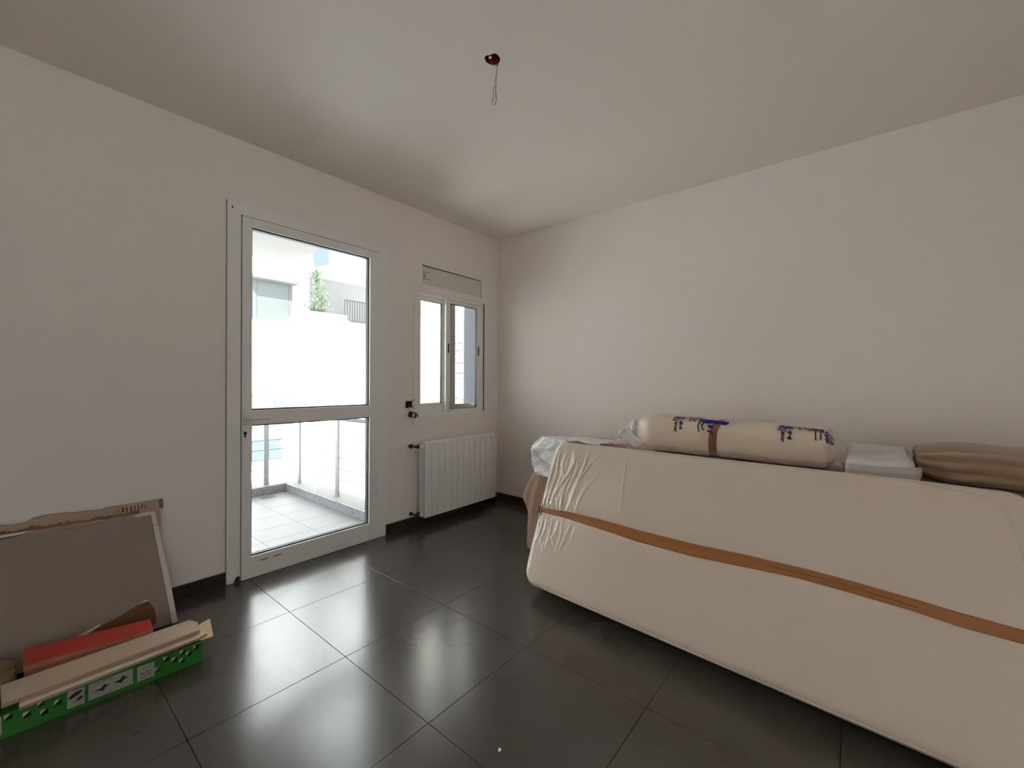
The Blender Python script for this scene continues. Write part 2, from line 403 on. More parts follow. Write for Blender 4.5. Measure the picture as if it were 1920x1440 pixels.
# handle, backplate and key hole
bm = B(-2.462, -2.428, -.037, -.0301, .988, 1.07, bev=.006, seg=3); link('backplate', bm, 'handle', leaf, True)
bm = bmesh.new()
cyl(bm, (-2.447, -.036, 1.028), (0, -1, 0), .013, .028, 18)
tube(bm, [(-2.447, -.062, 1.028), (-2.435, -.074, 1.029), (-2.41, -.08, 1.0295), (-2.36, -.081, 1.030), (-2.325, -.080, 1.030), (-2.317, -.072, 1.029), (-2.316, -.06, 1.029)], [.011, .0115, .011, .0105, .0105, .0105, .009], 12)
link('lever', bm, 'handle', leaf, True)
bm = bmesh.new(); cyl(bm, (-2.449, -.0302, .937), (0, -1, 0), .010, .0015, 18); box(bm, -2.4535, -2.4445, -.0317, -.0302, .909, .934, bev=.003); link('keyhole', bm, 'black_plastic', leaf)

# ================================================================== WINDOW
wi = empty('window_1', (0, 0, 0)); tag(wi, 'small white sliding window above the radiator', 'window', kind='structure')
bm = bmesh.new()                                 # flat outer trim on the wall face
for q in [[(-1.122, .882), (-1.054, .950), (-1.054, 2.095), (-1.122, 2.145)], [(-.194, .882), (-.194, 2.145), (-.2165, 2.095), (-.2165, .950)]]:
    prism(bm, q, 'y', -.006, .0)
link('side_trim', bm, 'wall', wi)
link('sill_trim', B(-1.1225, -.193, -.009, -.0003, .8815, .9675, bev=.002), 'wall', wi)
link('head_trim', B(-1.1225, -.193, -.0065, -.0003, 2.0865, 2.149, bev=.0015), 'wall', wi)
bm = bmesh.new()                                 # outer track frame in the wall
f = .014
box(bm, WX0 + .0003, WX0 + f, .0, .11, WZ0, WZ1); box(bm, WX1 - f, WX1 - .0003, .0, .11, WZ0, WZ1)
box(bm, WX0 + f, WX1 - f, .0, .11, WZ0, WZ0 + .012); box(bm, WX0 + f, WX1 - f, .0, .11, WZ1 - .026, WZ1)
link('track_frame', bm, 'alu', wi)
link('jamb_gap_strip', B(-.2295, -.2170, -.0012, -.0002, WZ0 + .004, WZ1 - .004), 'gap_shade', wi)  # dark strip on the jamb; shade of the gap put into its colour
# left sash, outer track
def sash(y0, y1, x0, x1, z0, z1, l, r, b, t, m):
    s = empty('sash'); s.parent = wi
    link('stile', B(x0, x0 + l, y0, y1, z0, z1, bev=.0015), m, s); link('stile', B(x1 - r, x1, y0, y1, z0, z1, bev=.0015), m, s)
    link('bottom_rail', B(x0 + l, x1 - r, y0, y1, z0, z0 + b, bev=.0015), m, s); link('top_rail', B(x0 + l, x1 - r, y0, y1, z1 - t, z1, bev=.0015), m, s)
    bm = bmesh.new(); g = .005; a0, a1, c0, c1 = x0 + l, x1 - r, z0 + b, z1 - t; k0, k1 = y0 + .006, y1 - .004
    box(bm, a0, a0 + g, k0, k1, c0, c1); box(bm, a1 - g, a1, k0, k1, c0, c1); box(bm, a0 + g, a1 - g, k0, k1, c0, c0 + g); box(bm, a0 + g, a1 - g, k0, k1, c1 - g, c1)
    link('gasket', bm, 'gasket', s)
    link('pane', B(a0 + .001, a1 - .001, (y0 + y1) / 2, (y0 + y1) / 2 + .0006, c0 + .001, c1 - .001), 'glass', s)
    return s
s1 = sash(.045, .075, WX0 + f + .001, -.69, WZ0 + .013, WZ1 - .028, .012, .06, .088, .040, 'alu')
s2 = sash(.008, .036, -.734, -.2312, WZ0 + .013, WZ1 - .028, .052, .083, .028, .034, 'alu')
# rear-track frame behind the right sash, backlit shade put into its brown grey
s3 = empty('rear_sash'); s3.parent = wi
link('stile', B(-.688, -.548, .080, .105, WZ0 + .013, WZ1 - .028), 'alu_back', s3)
link('bottom_rail', B(-.5478, -.234, .080, .105, WZ0 + .013, 1.052), 'alu_back', s3); link('top_rail', B(-.5478, -.234, .080, .105, 2.046, WZ1 - .028), 'alu_back', s3)
for x, z in ((-.702, 1.594), (-.292, 1.59)): link('pull_latch', B(x - .008, x + .008, .005, .0079, z - .045, z + .045, bev=.001), 'gasket', s2)
link('pull_latch', B(-.2405, -.2335, .0495, .0547, 1.55, 1.62), 'gasket', wi)
link('reveal_lining', B(WX1 - .004, WX1 - .0004, .1105, WT - .004, WZ0 + .004, WZ1 - .004), 'pier', wi)
# roller-shutter box lid above, loose in its opening
lid = empty('trim_1'); tag(lid, 'loose painted shutter-box lid above the small window', 'lid', kind='structure')
link('lid_panel', B(LX0 + .0008, LX1 - .007, .006, .016, LZ0 + .0008, LZ1 - .010), 'lid', lid)
link('box_cavity', B(LX0 + .0002, LX1 - .0002, .05, .2, LZ0 + .0002, LZ1 - .0002), 'dark', lid)
bm = bmesh.new()
for q in ((-1.013, -1.006, 2.197, 2.270), (-1.006, -.935, 2.264, 2.271), (-1.004, -.925, 2.199, 2.207)): box(bm, q[0], q[1], .0045, .0058, q[2], q[3])
prism(bm, [(-1.004, 2.255), (-.985, 2.262), (-.98, 2.22), (-1.0, 2.21)], 'y', .0047, .0058)
link('putty_mark', bm, 'lidmark', lid)

# ================================================================== WALL OUTLETS
ob = empty('outlet_box', (-1.168, 0, 1.07)); tag(ob, 'open square wall box with bare wires left of the window', 'electrical box')
bm = bmesh.new(); box(bm, -.0348, .0345, .001, .05, -.0275, .031); link('cavity', bm, 'dark', ob)
bm = bmesh.new()
box(bm, -.0345, -.030, -.003, .001, -.027, .031); box(bm, .028, .0343, -.003, .001, -.027, .031); box(bm, -.030, .028, -.003, .001, -.027, -.022); box(bm, -.03, .028, -.003, .001, .027, .031)
link('rim', bm, mat('dark_brown_bakelite', lin(52, 32, 28), .5), ob)
bm = bmesh.new(); prism(bm, [(-.016, -.016), (.014, -.018), (.004, .012)], 'y', -.004, .0005); link('torn_tape', bm, 'print', ob)
bm = bmesh.new(); tube(bm, [(.02, -.002, .026), (.036, -.018, .038), (.046, -.022, .046)], .0028, 6); link('wire', bm, 'wire', ob)
bm = bmesh.new(); tube(bm, [(.012, .0, -.02), (.03, -.014, -.012), (.045, -.02, -.008)], .0022, 6); tube(bm, [(.014, .0, -.02), (.034, -.016, -.024), (.05, -.02, -.036)], .0022, 6); link('wire', bm, 'wire', ob)
bm = bmesh.new(); tube(bm, [(.008, .0, -.02), (.03, -.02, -.030), (.034, -.024, -.052), (.02, -.022, -.062)], .0018, 6); tube(bm, [(.002, .0, -.02), (.0, -.02, -.045), (-.012, -.022, -.058)], .0018, 6); link('wire', bm, 'handle', ob)
so_ = empty('socket_module', (-1.142, -.018, .982)); tag(so_, 'black socket module hanging on its wires beside the window', 'socket'); so_.rotation_euler = (.15, .22, 0)
link('module_body', B(-.036, .036, -.016, .016, -.024, .024, bev=.003), 'black_plastic', so_)
link('module_plate', B(-.012, .012, -.019, -.0161, -.016, .016, bev=.002), 'white_plastic', so_)
bm = bmesh.new(); cyl(bm, (.036, -.004, -.004), (1, 0, -.1), .007, .018, 10); cyl(bm, (.054, -.004, -.006), (1, 0, .3), .004, .012, 8); link('terminal', bm, 'white_plastic', so_)
bm = bmesh.new(); box(bm, .05, .057, -.012, .002, -.012, .008); link('terminal_screw', bm, 'black_plastic', so_)

# ceiling lamp outlet
jo = empty('lamp_outlet', (HC.x, HC.y, H)); tag(jo, 'red junction cup in rough ceiling hole with two bare wires hanging', 'lamp outlet')
bm = bmesh.new(); ox, oy = .0055 * math.cos(yaw), .0055 * math.sin(yaw); tube(bm, [(ox, oy, .0585), (ox, oy, .006), (ox, oy, .003)], [.0225, .0245, .0265], 22, caps=False); link('junction_cup', bm, 'red_plastic', jo, True)
bm = bmesh.new(); tube(bm, [(0, 0, .0585), (0, 0, .004), (0, 0, .0005)], [.0338, .0325, .0325], 22, caps=False); link('hole_shade_liner', bm, 'dark', jo, True)  # near-black liner; shade inside the hole put into its colour
bm = bmesh.new()
prism(bm, [(-.022, .006), (-.013, .014), (-.006, .004), (-.014, -.006)], 'z', .004, .03); link('plaster_lump', bm, 'chip', jo)
bm = bmesh.new(); cyl(bm, (-.004, .0, .059), (0, 0, -1), .0335, .004, 20); link('hole_shadow_plate', bm, 'dark', jo)
bm = bmesh.new(); tube(bm, [(.012, -.016, .0), (.013, -.018, -.012), (.013, -.0185, -.03)], .0026, 8); link('wire_sleeve', bm, 'red_plastic', jo)
W1 = rr * 1.0
def hang(offs, r, m, nm):
    pts = [Vector((.013, -.0185, -.012)) + W1 * a + Vector((0, 0, -b)) for a, b in offs]
    bm = bmesh.new(); tube(bm, pts, r, 6); link(nm, bm, m, jo, True)
hang([(0, 0), (-.004, .05), (-.010, .085), (-.014, .112)], .0012, 'cable', 'cable')
hang([(0, 0), (-.003, .05), (-.006, .08), (-.006, .112)], .0012, 'cable', 'cable')
hang([(-.014, .112), (-.017, .122), (-.018, .15), (-.021, .178), (-.027, .203)], .0013, 'wire', 'bare_wire')
hang([(-.006, .112), (-.009, .122), (-.008, .15), (-.005, .178), (-.009, .198), (-.012, .203)], .0018, 'wire', 'bare_wire')

# ================================================================== RADIATOR
ra = empty('radiator', (-1.085, 0, 0)); tag(ra, 'white twelve-section aluminium radiator under the small window', 'radiator')
PITCH = .0773
bm = bmesh.new()
# section profile: front plate, web, rear plate, top and bottom hubs
prism(bm, [(.0016, -.12), (PITCH - .0016, -.12), (PITCH - .0016, -.108), (.043, -.104), (.043, -.05), (PITCH - .006, -.047), (PITCH - .006, -.042), (.006, -.042), (.006, -.047), (.034, -.05), (.034, -.104), (.0016, -.108)], 'z', .078, .738)
sec_v = [v for v in bm.verts]
for v in sec_v:
    if v.co.z > .7 and v.co.y < -.115: v.co.z -= .006
    if v.co.z < .1 and v.co.y < -.115: v.co.z += .003
for z in (.115, .705): box(bm, 0, PITCH, -.10, -.052, z - .022, z + .022, bev=.006)
box(bm, .004, PITCH - .004, -.105, -.043, .726, .742, bev=.004)
sec = link('radiator_section', bm, 'rad', ra)
for k in range(1, 12):
    o = sec.copy(); col.objects.link(o); o.location = (PITCH * k, 0, 0)
link('end_cheek', B(-.006, -.0005, -.110, -.043, .085, .735, bev=.003), 'rad_side', ra).parent = ra
for x in (.10, .83):
    for z in (.15, .62): link('wall_bracket', B(x, x + .03, -.0415, -.0005, z, z + .04), 'rad', ra)
for z, nm in ((.705, 'valve'), (.115, 'lockshield')):
    v = empty(nm); v.parent = ra
    bm = bmesh.new(); cyl(bm, (-.006, -.076, z), (-1, 0, 0), .013, .03, 14); cyl(bm, (-.026, -.076, z), (-1, 0, 0), .017, .022, 6); link('body', bm, 'brass', v)
    bm = bmesh.new()
    if z > .5: cyl(bm, (-.02, -.093, z + .004), (0, -1, .1), .02, .026, 16, r2=.017)
    else: cyl(bm, (-.018, -.09, z), (0, -1, 0), .016, .018, 16, r2=.014)
    link('cap', bm, 'white_plastic', v)
    bm = bmesh.new(); tube(bm, [(-.048, -.076, z), (-.06, -.074, z), (-.066, -.06, z), (-.066, -.015, z), (-.066, -.0006, z)], .008, 10); cyl(bm, (-.066, -.0175 if z < .2 else -.02, z), (0, 1, 0), .019, .0025 if z < .2 else .019, 16); link('pipe', bm, 'copper', v)

# ================================================================== FRONT MATTRESS
CBL, CBR, CTL, CTR = Vector((-1.44, -1.475, .07)), Vector((-1.575, -3.5, .085)), Vector((-1.075, -1.475, .885)), Vector((-1.05, -3.475, .88))
ML, MW, MTH = 2.02, .92, .17
def mface(u, v, d=0.0):
    """u along the length, v up the face, d metres out of the face"""
    p = (1 - u) * (1 - v) * CBL + u * (1 - v) * CBR + (1 - u) * v * CTL + u * v * CTR
    du = ((1 - v) * (CBR - CBL) + v * (CTR - CTL)); dv = ((1 - u) * (CTL - CBL) + u * (CTR - CBR))
    n = dv.cross(du).normalized()
    if n.x > 0: n = -n
    return p + n * d
def smooth01(x): x = max(0, min(1, x)); return x * x * (3 - 2 * x)
WR = [  # wrinkle ridges of the film, (u, v) paths and height
    ([(.018, .9), (.012, .70), (-.002, .53)], .004, .008), ([(.057, .91), (.045, .82), (.07, .72), (.05, .62), (.035, .52)], .006, .008),
    ([(.080, .92), (.085, .80), (.07, .70), (.066, .52)], .007, .009), ([(.098, .90), (.105, .80), (.093, .69), (.08, .58), (.078, .51)], .007, .010),
    ([(.132, .93), (.125, .84), (.117, .735), (.114, .63), (.10, .51)], .007, .010), ([(.165, .93), (.145, .85), (.13, .77)], .005, .008),
    ([(.15, .72), (.14, .62), (.13, .52)], .005, .008), ([(.257, .90), (.262, .75), (.271, .58)], .004, .006), ([(.315, .527), (.31, .40)], .004, .006),
    ([(.006, .43), (.03, .32), (.055, .22)], .005, .008), ([(.035, .44), (.06, .36), (.085, .29)], .005, .008), ([(.098, .42), (.10, .36)], .004, .007),
    ([(.06, .44), (.075, .40)], .004, .006), ([(.388, .91), (.384, .80)], .003, .005), ([(.43, .92), (.42, .86)], .003, .005), ([(.654, .14), (.62, .02)], .004, .005), ([(.47, .77), (.465, .73)], .003, .005),
    ([(.72, .2), (.66, .05)], .0016, .02), ([(.80, .16), (.69, .04)], .0018, .025), ([(.75, .40), (.70, .25)], .0012, .025), ([(.82, .75), (.76, .6)], .0012, .03), ([(.86, .40), (.8, .25)], .0012, .03)]
def seg_d(px, py, a, b):
    ax, ay, bx, by = a[0] * ML, a[1] * MW, b[0] * ML, b[1] * MW
    dx, dy = bx - ax, by - ay; t = max(0, min(1, ((px - ax) * dx + (py - ay) * dy) / (dx * dx + dy * dy)))
    return math.hypot(px - ax - t * dx, py - ay - t * dy), t
def disp(u, v):
    px, py = u * ML, v * MW; d = 0
    for path, hgt, wd in WR:
        m = 9
        for i in range(len(path) - 1):
            if abs(px - (path[i][0] + path[i + 1][0]) * .5 * ML) > .25: continue
            q, t = seg_d(px, py, path[i], path[i + 1]); m = min(m, q)
        if m < 3 * wd: d += (.55 if u < .2 else .8) * hgt * math.exp(-(m / (wd * .8)) ** 2) * (.75 + .5 * noise.noise((u * 40, v * 25, 2)))
    if u < .24:                                                  # crinkled film gathered near the left end
        wx = u * ML + .05 * noise.noise((u * 8, v * 4, 7)) - .05 * (v - .5)
        r1 = 1 - abs(2 * noise.noise((wx * 26, v * 3.2, 1.5))); r2 = 1 - abs(2 * noise.noise((wx * 48, v * 6, 5.5)))
        mk = smooth01((.20 - u) / .14) * (smooth01((.96 - v) / .1) * smooth01((v - .50) / .03) + .7 * smooth01((.46 - v) / .04) * smooth01((v - .18) / .2))
        d += mk * (.0075 * max(0, r1 - .45) ** 1.6 + .0032 * max(0, r2 - .4) ** 1.4) * 2.2
    d += .0030 * noise.noise((u * 9, v * 5, .3)) + .006 * noise.noise((u * 2.6, v * 2, 4))
    d += .014 * math.exp(-((u - .5) / .5) ** 2) * math.sin(PI * max(0, min(1, v)))          # the soft face bulges
    d -= .012 * math.exp(-((v - .483) * MW / .05) ** 2) * (1 + .8 * math.exp(-u / .06))       # and the tape pulls it in
    return d
def rrect(a, b, hw, hh, rc):
    """squeeze a rectangle's corners to a rounded rectangle"""
    ex, ey = abs(a) - (hw - rc), abs(b) - (hh - rc)
    if ex > 0 and ey > 0:
        k = max(ex, ey); l = math.hypot(ex, ey); s = k / l if l else 1
        return math.copysign(hw - rc + ex * s, a), math.copysign(hh - rc + ey * s, b)
    return a, b
def soft_slab(L, W, T, rc, re, nu, nv, place, dsp, us=None):
    """rounded slab; place(s,t,d): s along, t across (metres from centre), d height over the front plane"""
    bm = bmesh.new(); hl, hw = L / 2 - re, W / 2 - re; rci = max(.004, rc - re)
    us = us or [i / nu for i in range(nu + 1)]; nu = len(us) - 1
    def layer(back):
        g = []
        for u in us:
            r_ = []
            for j in range(nv + 1):
                s, t = rrect((u * 2 - 1) * hl, (j / nv * 2 - 1) * hw, hl, hw, rci)
                dd = 0 if back else dsp((s + L / 2) / L, (t + W / 2) / W)
                r_.append((s, t, dd))
            g.append(r_)
        return g
    F = layer(False); Bk = layer(True)
    fv = [[bm.verts.new(place(*q)) for q in r_] for r_ in F]
    bv = [[bm.verts.new(place(q[0], q[1], -T)) for q in r_] for r_ in Bk]
    for g, flip in ((fv, 0), (bv, 1)):
        for i in range(nu):
            for j in range(nv):
                q = (g[i][j], g[i + 1][j], g[i + 1][j + 1], g[i][j + 1]); bm.faces.new(q[::-1] if flip else q)
    per = [(i, 0) for i in range(nu)] + [(nu, j) for j in range(nv)] + [(i, nv) for i in range(nu, 0, -1)] + [(0, j) for j in range(nv, 0, -1)]
    def nrm(i, j):
        s, t, _ = Bk[i][j]; ex, ey = abs(s) - (hl - rci), abs(t) - (hw - rci)
        if ex > 1e-6 and ey > 1e-6: v_ = Vector((math.copysign(ex, s), math.copysign(ey, t)))
        else: v_ = Vector((math.copysign(1, s), 0)) if ex > ey else Vector((0, math.copysign(1, t)))
        return v_.normalized()
    rings = [[fv[i][j] for i, j in per]]
    prof = [(re * math.sin(a), -re * (1 - math.cos(a))) for a in (PI / 8, PI / 4, 3 * PI / 8, PI / 2)] + [(re, -T / 2)] + [(re * math.cos(a), -T + re * (1 - math.sin(a))) for a in (0, PI / 8, PI / 4, 3 * PI / 8)]
    for o_, dz in prof:
        ring = []
        for i, j in per:
            n_ = nrm(i, j); s, t, _ = Bk[i][j]; f0 = F[i][j][2] * max(0, 1 + dz / re) if re else 0
            ring.append(bm.verts.new(place(s + n_.x * o_, t + n_.y * o_, dz + f0)))
        rings.append(ring)
    rings.append([bv[i][j] for i, j in per])
    n = len(per)
    for a, b in zip(rings, rings[1:]):
        for k in range(n): bm.faces.new((a[k], b[k], b[(k + 1) % n], a[(k + 1) % n]))
    bmesh.ops.recalc_face_normals(bm, faces=bm.faces)
    return bm
mt = empty('mattress', (-1.3, -2.48, 0)); tag(mt, 'long cream mattress in clear film leaning on its edge, brown tape round its middle', 'mattress')
def keep(o, par):
    """parent without moving: geometry was written in world space"""
    o.parent = par; o.matrix_parent_inverse = par.matrix_basis.inverted() if par.parent is None else (par.parent.matrix_basis @ par.matrix_basis).inverted(); return o
def W(name, bm, m, par, smooth=False):
    o = link(name, bm, m, None, smooth); return keep(o, par)
pl = lambda s, t, d: mface((s + ML / 2) / ML, (t + MW / 2) / MW, d)
us = sorted(set([i * .0022 for i in range(150)] + [.33 + (1 - .33) * i / 150 for i in range(151)]))
EX = .065                                          # extra length past the measured corner
pl = lambda s, t, d: mface((s + (ML + EX) / 2) / ML, (t + MW / 2) / MW, d)
W('body', soft_slab(ML + EX, MW, MTH, .085, .032, 0, 150, pl, lambda u, v: disp(u * (ML + EX) / ML, v), us), 'mattress', mt, True)
# piping along the front edge
bm = bmesh.new(); pts = []
for k in range(160):
    a = 2 * PI * k / 160; c, s_ = math.cos(a), math.sin(a)
    e = 14.0; rad = (abs(c) ** e + abs(s_) ** e) ** (-1 / e)
    hl_ = (ML + EX) / 2 - .008; s, t = rrect(c * rad * hl_, s_ * rad * (MW / 2 - .008), hl_, MW / 2 - .008, .080)
    pts.append(mface((s + (ML + EX) / 2) / ML, (t + MW / 2) / MW, -.009))
tube(bm, pts, .0045, 6, closed=True); W('piping', bm, 'piping', mt, True)
bm = bmesh.new(); pts = [mface(u, v, disp(u, v) - .0005 - .032 * (1 - math.sqrt(max(0, 1 - max(0, (v - .965) / .035) ** 2)))) for u, v in ((.82, .990), (.86, .982), (.90, .973), (.94, .968), (.968, .95), (.983, .92), (.990, .88), (.995, .80), (.998, .65), (1.0, .53))]
tube(bm, pts, .0035, 6); W('seam', bm, 'piping', mt, True)
# tape: flat band, pinched and doubled at the left end
def band(path_lo, path_hi, d, n, fold=0):
    bm = bmesh.new(); rows = []
    def itp(P, u):
        for (a, b), (c, e) in zip(P, P[1:]):
            if a <= u <= c: return b + (e - b) * (u - a) / (c - a)
        return P[-1][1] if u > P[-1][0] else P[0][1]
    for i in range(n + 1):
        u = path_lo[0][0] + (path_lo[-1][0] - path_lo[0][0]) * i / n
        lo, hi = itp(path_lo, u), itp(path_hi, u)
        rows.append([bm.verts.new(mface(u, lo + (hi - lo) * k / 6, disp(u, lo + (hi - lo) * k / 6) + d + fold * math.exp(-max(u, 0) / .07) * math.sin(k * 2.2 + u * 60))) for k in range(7)])
    for a, b in zip(rows, rows[1:]):
        for k in range(6): bm.faces.new((a[k], a[k + 1], b[k + 1], b[k]))
    bmesh.ops.recalc_face_normals(bm, faces=bm.faces); solidify(bm, .0006)
    return bm
def solidify(bm, t):
    bmesh.ops.solidify(bm, geom=bm.faces[:], thickness=t)
thi = [(-.002, .500), (.095, .513), (.21, .514), (.33, .505), (.47, .503), (.58, .511), (.68, .513), (.77, .508), (.85, .499), (.91, .49), (1.002, .484)]
tlo = [(-.002, .470), (.095, .470), (.21, .458), (.33, .44), (.47, .438), (.58, .452), (.68, .464), (.77, .459), (.85, .452), (.91, .439), (1.002, .437)]
W('tape', band(tlo, thi, .0022, 160, .0016), 'tape', mt, True)
bm = bmesh.new()                                  # tape round the left end
rows = []
for k in range(9):
    a = k / 8; d = -.170 * a
    rows.append([mface(-.0035 if 0 < a < 1 else 0, .462 + .045 * j / 3, d) for j in range(4)])
vs = [[bm.verts.new(q) for q in r_] for r_ in rows]
for a, b in zip(vs, vs[1:]):
    for k in range(3): bm.faces.new((a[k], a[k + 1], b[k + 1], b[k]))
bmesh.ops.recalc_face_normals(bm, faces=bm.faces); solidify(bm, .0006); W('tape_end', bm, 'tape', mt)
bm = bmesh.new()
for (a, b, c) in (((.62, .486), (.70, .489), (.80, .479)),):
    pts = [mface(u, v, disp(u, v) + .0032) for u, v in (a, b, (.75, .487), c, (.86, .468))]
    tube(bm, pts, .0011, 5)
W('tape_crease', bm, 'torn', mt)

# ================================================================== SOFA AND THINGS STACKED ON IT
def soft_box(x0, x1, y0, y1, z0, z1, r, nx, ny, nz, fn=None):
    """box with rounded edges, gridded, displaced by fn(p, n)"""
    bm = bmesh.new(); cx, cy, cz = (x0 + x1) / 2, (y0 + y1) / 2, (z0 + z1) / 2; hx, hy, hz = (x1 - x0) / 2, (y1 - y0) / 2, (z1 - z0) / 2
    cache = {}
    def V_(i, j, k):
        if (i, j, k) in cache: return cache[i, j, k]
        q = Vector(((i / nx * 2 - 1) * hx, (j / ny * 2 - 1) * hy, (k / nz * 2 - 1) * hz))
        inner = Vector((max(-hx + r, min(hx - r, q.x)), max(-hy + r, min(hy - r, q.y)), max(-hz + r, min(hz - r, q.z))))
        d = q - inner
        if d.length > 1e-7: n_ = d.normalized(); q = inner + n_ * r
        else: n_ = Vector((0, 0, 1))
        p = q + Vector((cx, cy, cz))
        if fn: p = p + fn(p, n_)
        v = bm.verts.new(p); cache[i, j, k] = v; return v
    for i in range(nx):
        for j in range(ny):
            for k in (0, nz): bm.faces.new((V_(i, j, k), V_(i + 1, j, k), V_(i + 1, j + 1, k), V_(i, j + 1, k)))
    for i in range(nx):
        for k in range(nz):
            for j in (0, ny): bm.faces.new((V_(i, j, k), V_(i + 1, j, k), V_(i + 1, j, k + 1), V_(i, j, k + 1)))
    for j in range(ny):
        for k in range(nz):
            for i in (0, nx): bm.faces.new((V_(i, j, k), V_(i, j + 1, k), V_(i, j + 1, k + 1), V_(i, j, k + 1)))
    bmesh.ops.recalc_face_normals(bm, faces=bm.faces)
    return bm
N3 = lambda p, s, o=0: noise.noise((p.x * s + o, p.y * s, p.z * s))
sf = empty('sofa', (-.5, -2.6, 0)); tag(sf, 'brown cloth covered sofa pushed against the blank wall behind the leaning mattress', 'sofa')
W('body', soft_box(-.84, -.06, -4.3, -1.17, .05, .79, .05, 14, 40, 14, lambda p, n: n * (.010 * N3(p, 5))), 'brown', sf, True)
bm = bmesh.new()
for x in (-.76, -.14):
    for y in (-1.2, -4.1): box(bm, x - .025, x + .025, y - .025, y + .025, .0, .06)
for nm, (x, y) in zip('abcd', ((-.76, -1.27), (-.14, -1.27), (-.76, -4.1), (-.14, -4.1))):
    W('foot', B(x - .025, x + .025, y - .025, y + .025, .0, .062), 'dark', sf)
bm.free()
# loose cloth: a flap that hangs from the left end to a point, and a fold running to the floor
def ribbon(rows, nsub, fn=None):
    """surface through rows of points"""
    bm = bmesh.new(); G_ = []
    nr = len(rows)
    for i in range((nr - 1) * nsub + 1):
        a = i / nsub; i0 = min(int(a), nr - 2); f_ = a - i0; f_ = f_ * f_ * (3 - 2 * f_)
        ra_, rb_ = rows[i0], rows[i0 + 1]; m_ = len(ra_); line = []
        for j in range((m_ - 1) * nsub + 1):
            b = j / nsub; j0 = min(int(b), m_ - 2); g_ = b - j0
            pa = Vector(ra_[j0]).lerp(Vector(ra_[j0 + 1]), g_); pb = Vector(rb_[j0]).lerp(Vector(rb_[j0 + 1]), g_)
            p = pa.lerp(pb, f_)
            if fn: p = p + fn(p, i, j)
            line.append(bm.verts.new(p))
        G_.append(line)
    for a, b in zip(G_, G_[1:]):
        for k in range(len(a) - 1): bm.faces.new((a[k], a[k + 1], b[k + 1], b[k]))
    bmesh.ops.recalc_face_normals(bm, faces=bm.faces)
    return bm
bm = ribbon([[(-.62, -1.165, .64), (-.70, -1.05, .60), (-.78, -1.13, .61), (-.80, -1.165, .64)],
             [(-.60, -1.12, .50), (-.70, -.945, .44), (-.77, -1.02, .47), (-.80, -1.15, .50)],
             [(-.58, -1.08, .36), (-.70, -.893, .325), (-.76, -.975, .30), (-.80, -1.14, .34)],
             [(-.60, -1.10, .22), (-.70, -.99, .245), (-.76, -1.02, .20), (-.80, -1.14, .20)]], 8, lambda p, i, j: Vector((0, .008 * N3(p, 13), .006 * N3(p, 9, 4))))
solidify(bm, .003); keep(link('hanging_corner', bm, 'brown', None, True), sf)
bm = ribbon([[(-.80, -1.16, .60), (-.83, -1.15, .59), (-.855, -1.20, .60), (-.86, -1.28, .60)],
             [(-.80, -1.10, .44), (-.83, -1.085, .43), (-.88, -1.16, .43), (-.88, -1.26, .43)],
             [(-.75, -1.03, .25), (-.80, -1.035, .24), (-.88, -1.12, .24), (-.90, -1.24, .24)],
             [(-.69, -.955, .012), (-.75, -.985, .008), (-.88, -1.09, .008), (-.92, -1.22, .008)]], 8, lambda p, i, j: Vector((0, .008 * N3(p, 9, 3), 0)))
solidify(bm, .003); keep(link('floor_fold', bm, 'brown', None, True), sf)

# clear plastic sheet crumpled over the sofa's left end
def crump(p, i, j):
    a = 1 - abs(2 * noise.noise((p.x * 9, p.y * 9, p.z * 7 + 2))); b = 1 - abs(2 * noise.noise((p.x * 19, p.y * 19 + 3, p.z * 15)))
    return Vector((-.4, .6, .35)) * (.026 * a * a + .012 * b * b - .018) + Vector((.3, -.2, .5)) * .008 * N3(p, 26)
bm = ribbon([[(-.93, -1.44, .60), (-.88, -1.17, .575), (-.78, -1.11, .565), (-.70, -1.0, .575), (-.55, -.985, .57), (-.40, -1.02, .60)],
             [(-.925, -1.44, .68), (-.87, -1.14, .67), (-.78, -1.06, .665), (-.70, -.995, .66), (-.55, -.98, .66), (-.40, -1.01, .68)],
             [(-.92, -1.44, .79), (-.87, -1.13, .775), (-.78, -1.05, .765), (-.70, -1.00, .745), (-.55, -.995, .73), (-.40, -1.03, .75)],
             [(-.915, -1.46, .865), (-.86, -1.22, .865), (-.78, -1.15, .850), (-.70, -1.12, .840), (-.55, -1.10, .82), (-.40, -1.12, .81)],
             [(-.91, -1.56, .862), (-.84, -1.40, .870), (-.78, -1.36, .868), (-.70, -1.36, .860), (-.55, -1.34, .84), (-.40, -1.34, .825)],
             [(-.91, -1.72, .845), (-.84, -1.68, .852), (-.78, -1.64, .848), (-.70, -1.62, .840), (-.55, -1.62, .83), (-.40, -1.62, .82)]], 14, crump)
ps = link('plastic_sheet', bm, 'milky', None, True); tag(ps, 'crumpled whitish plastic sheet draped over the left end of the brown sofa', 'plastic sheet')

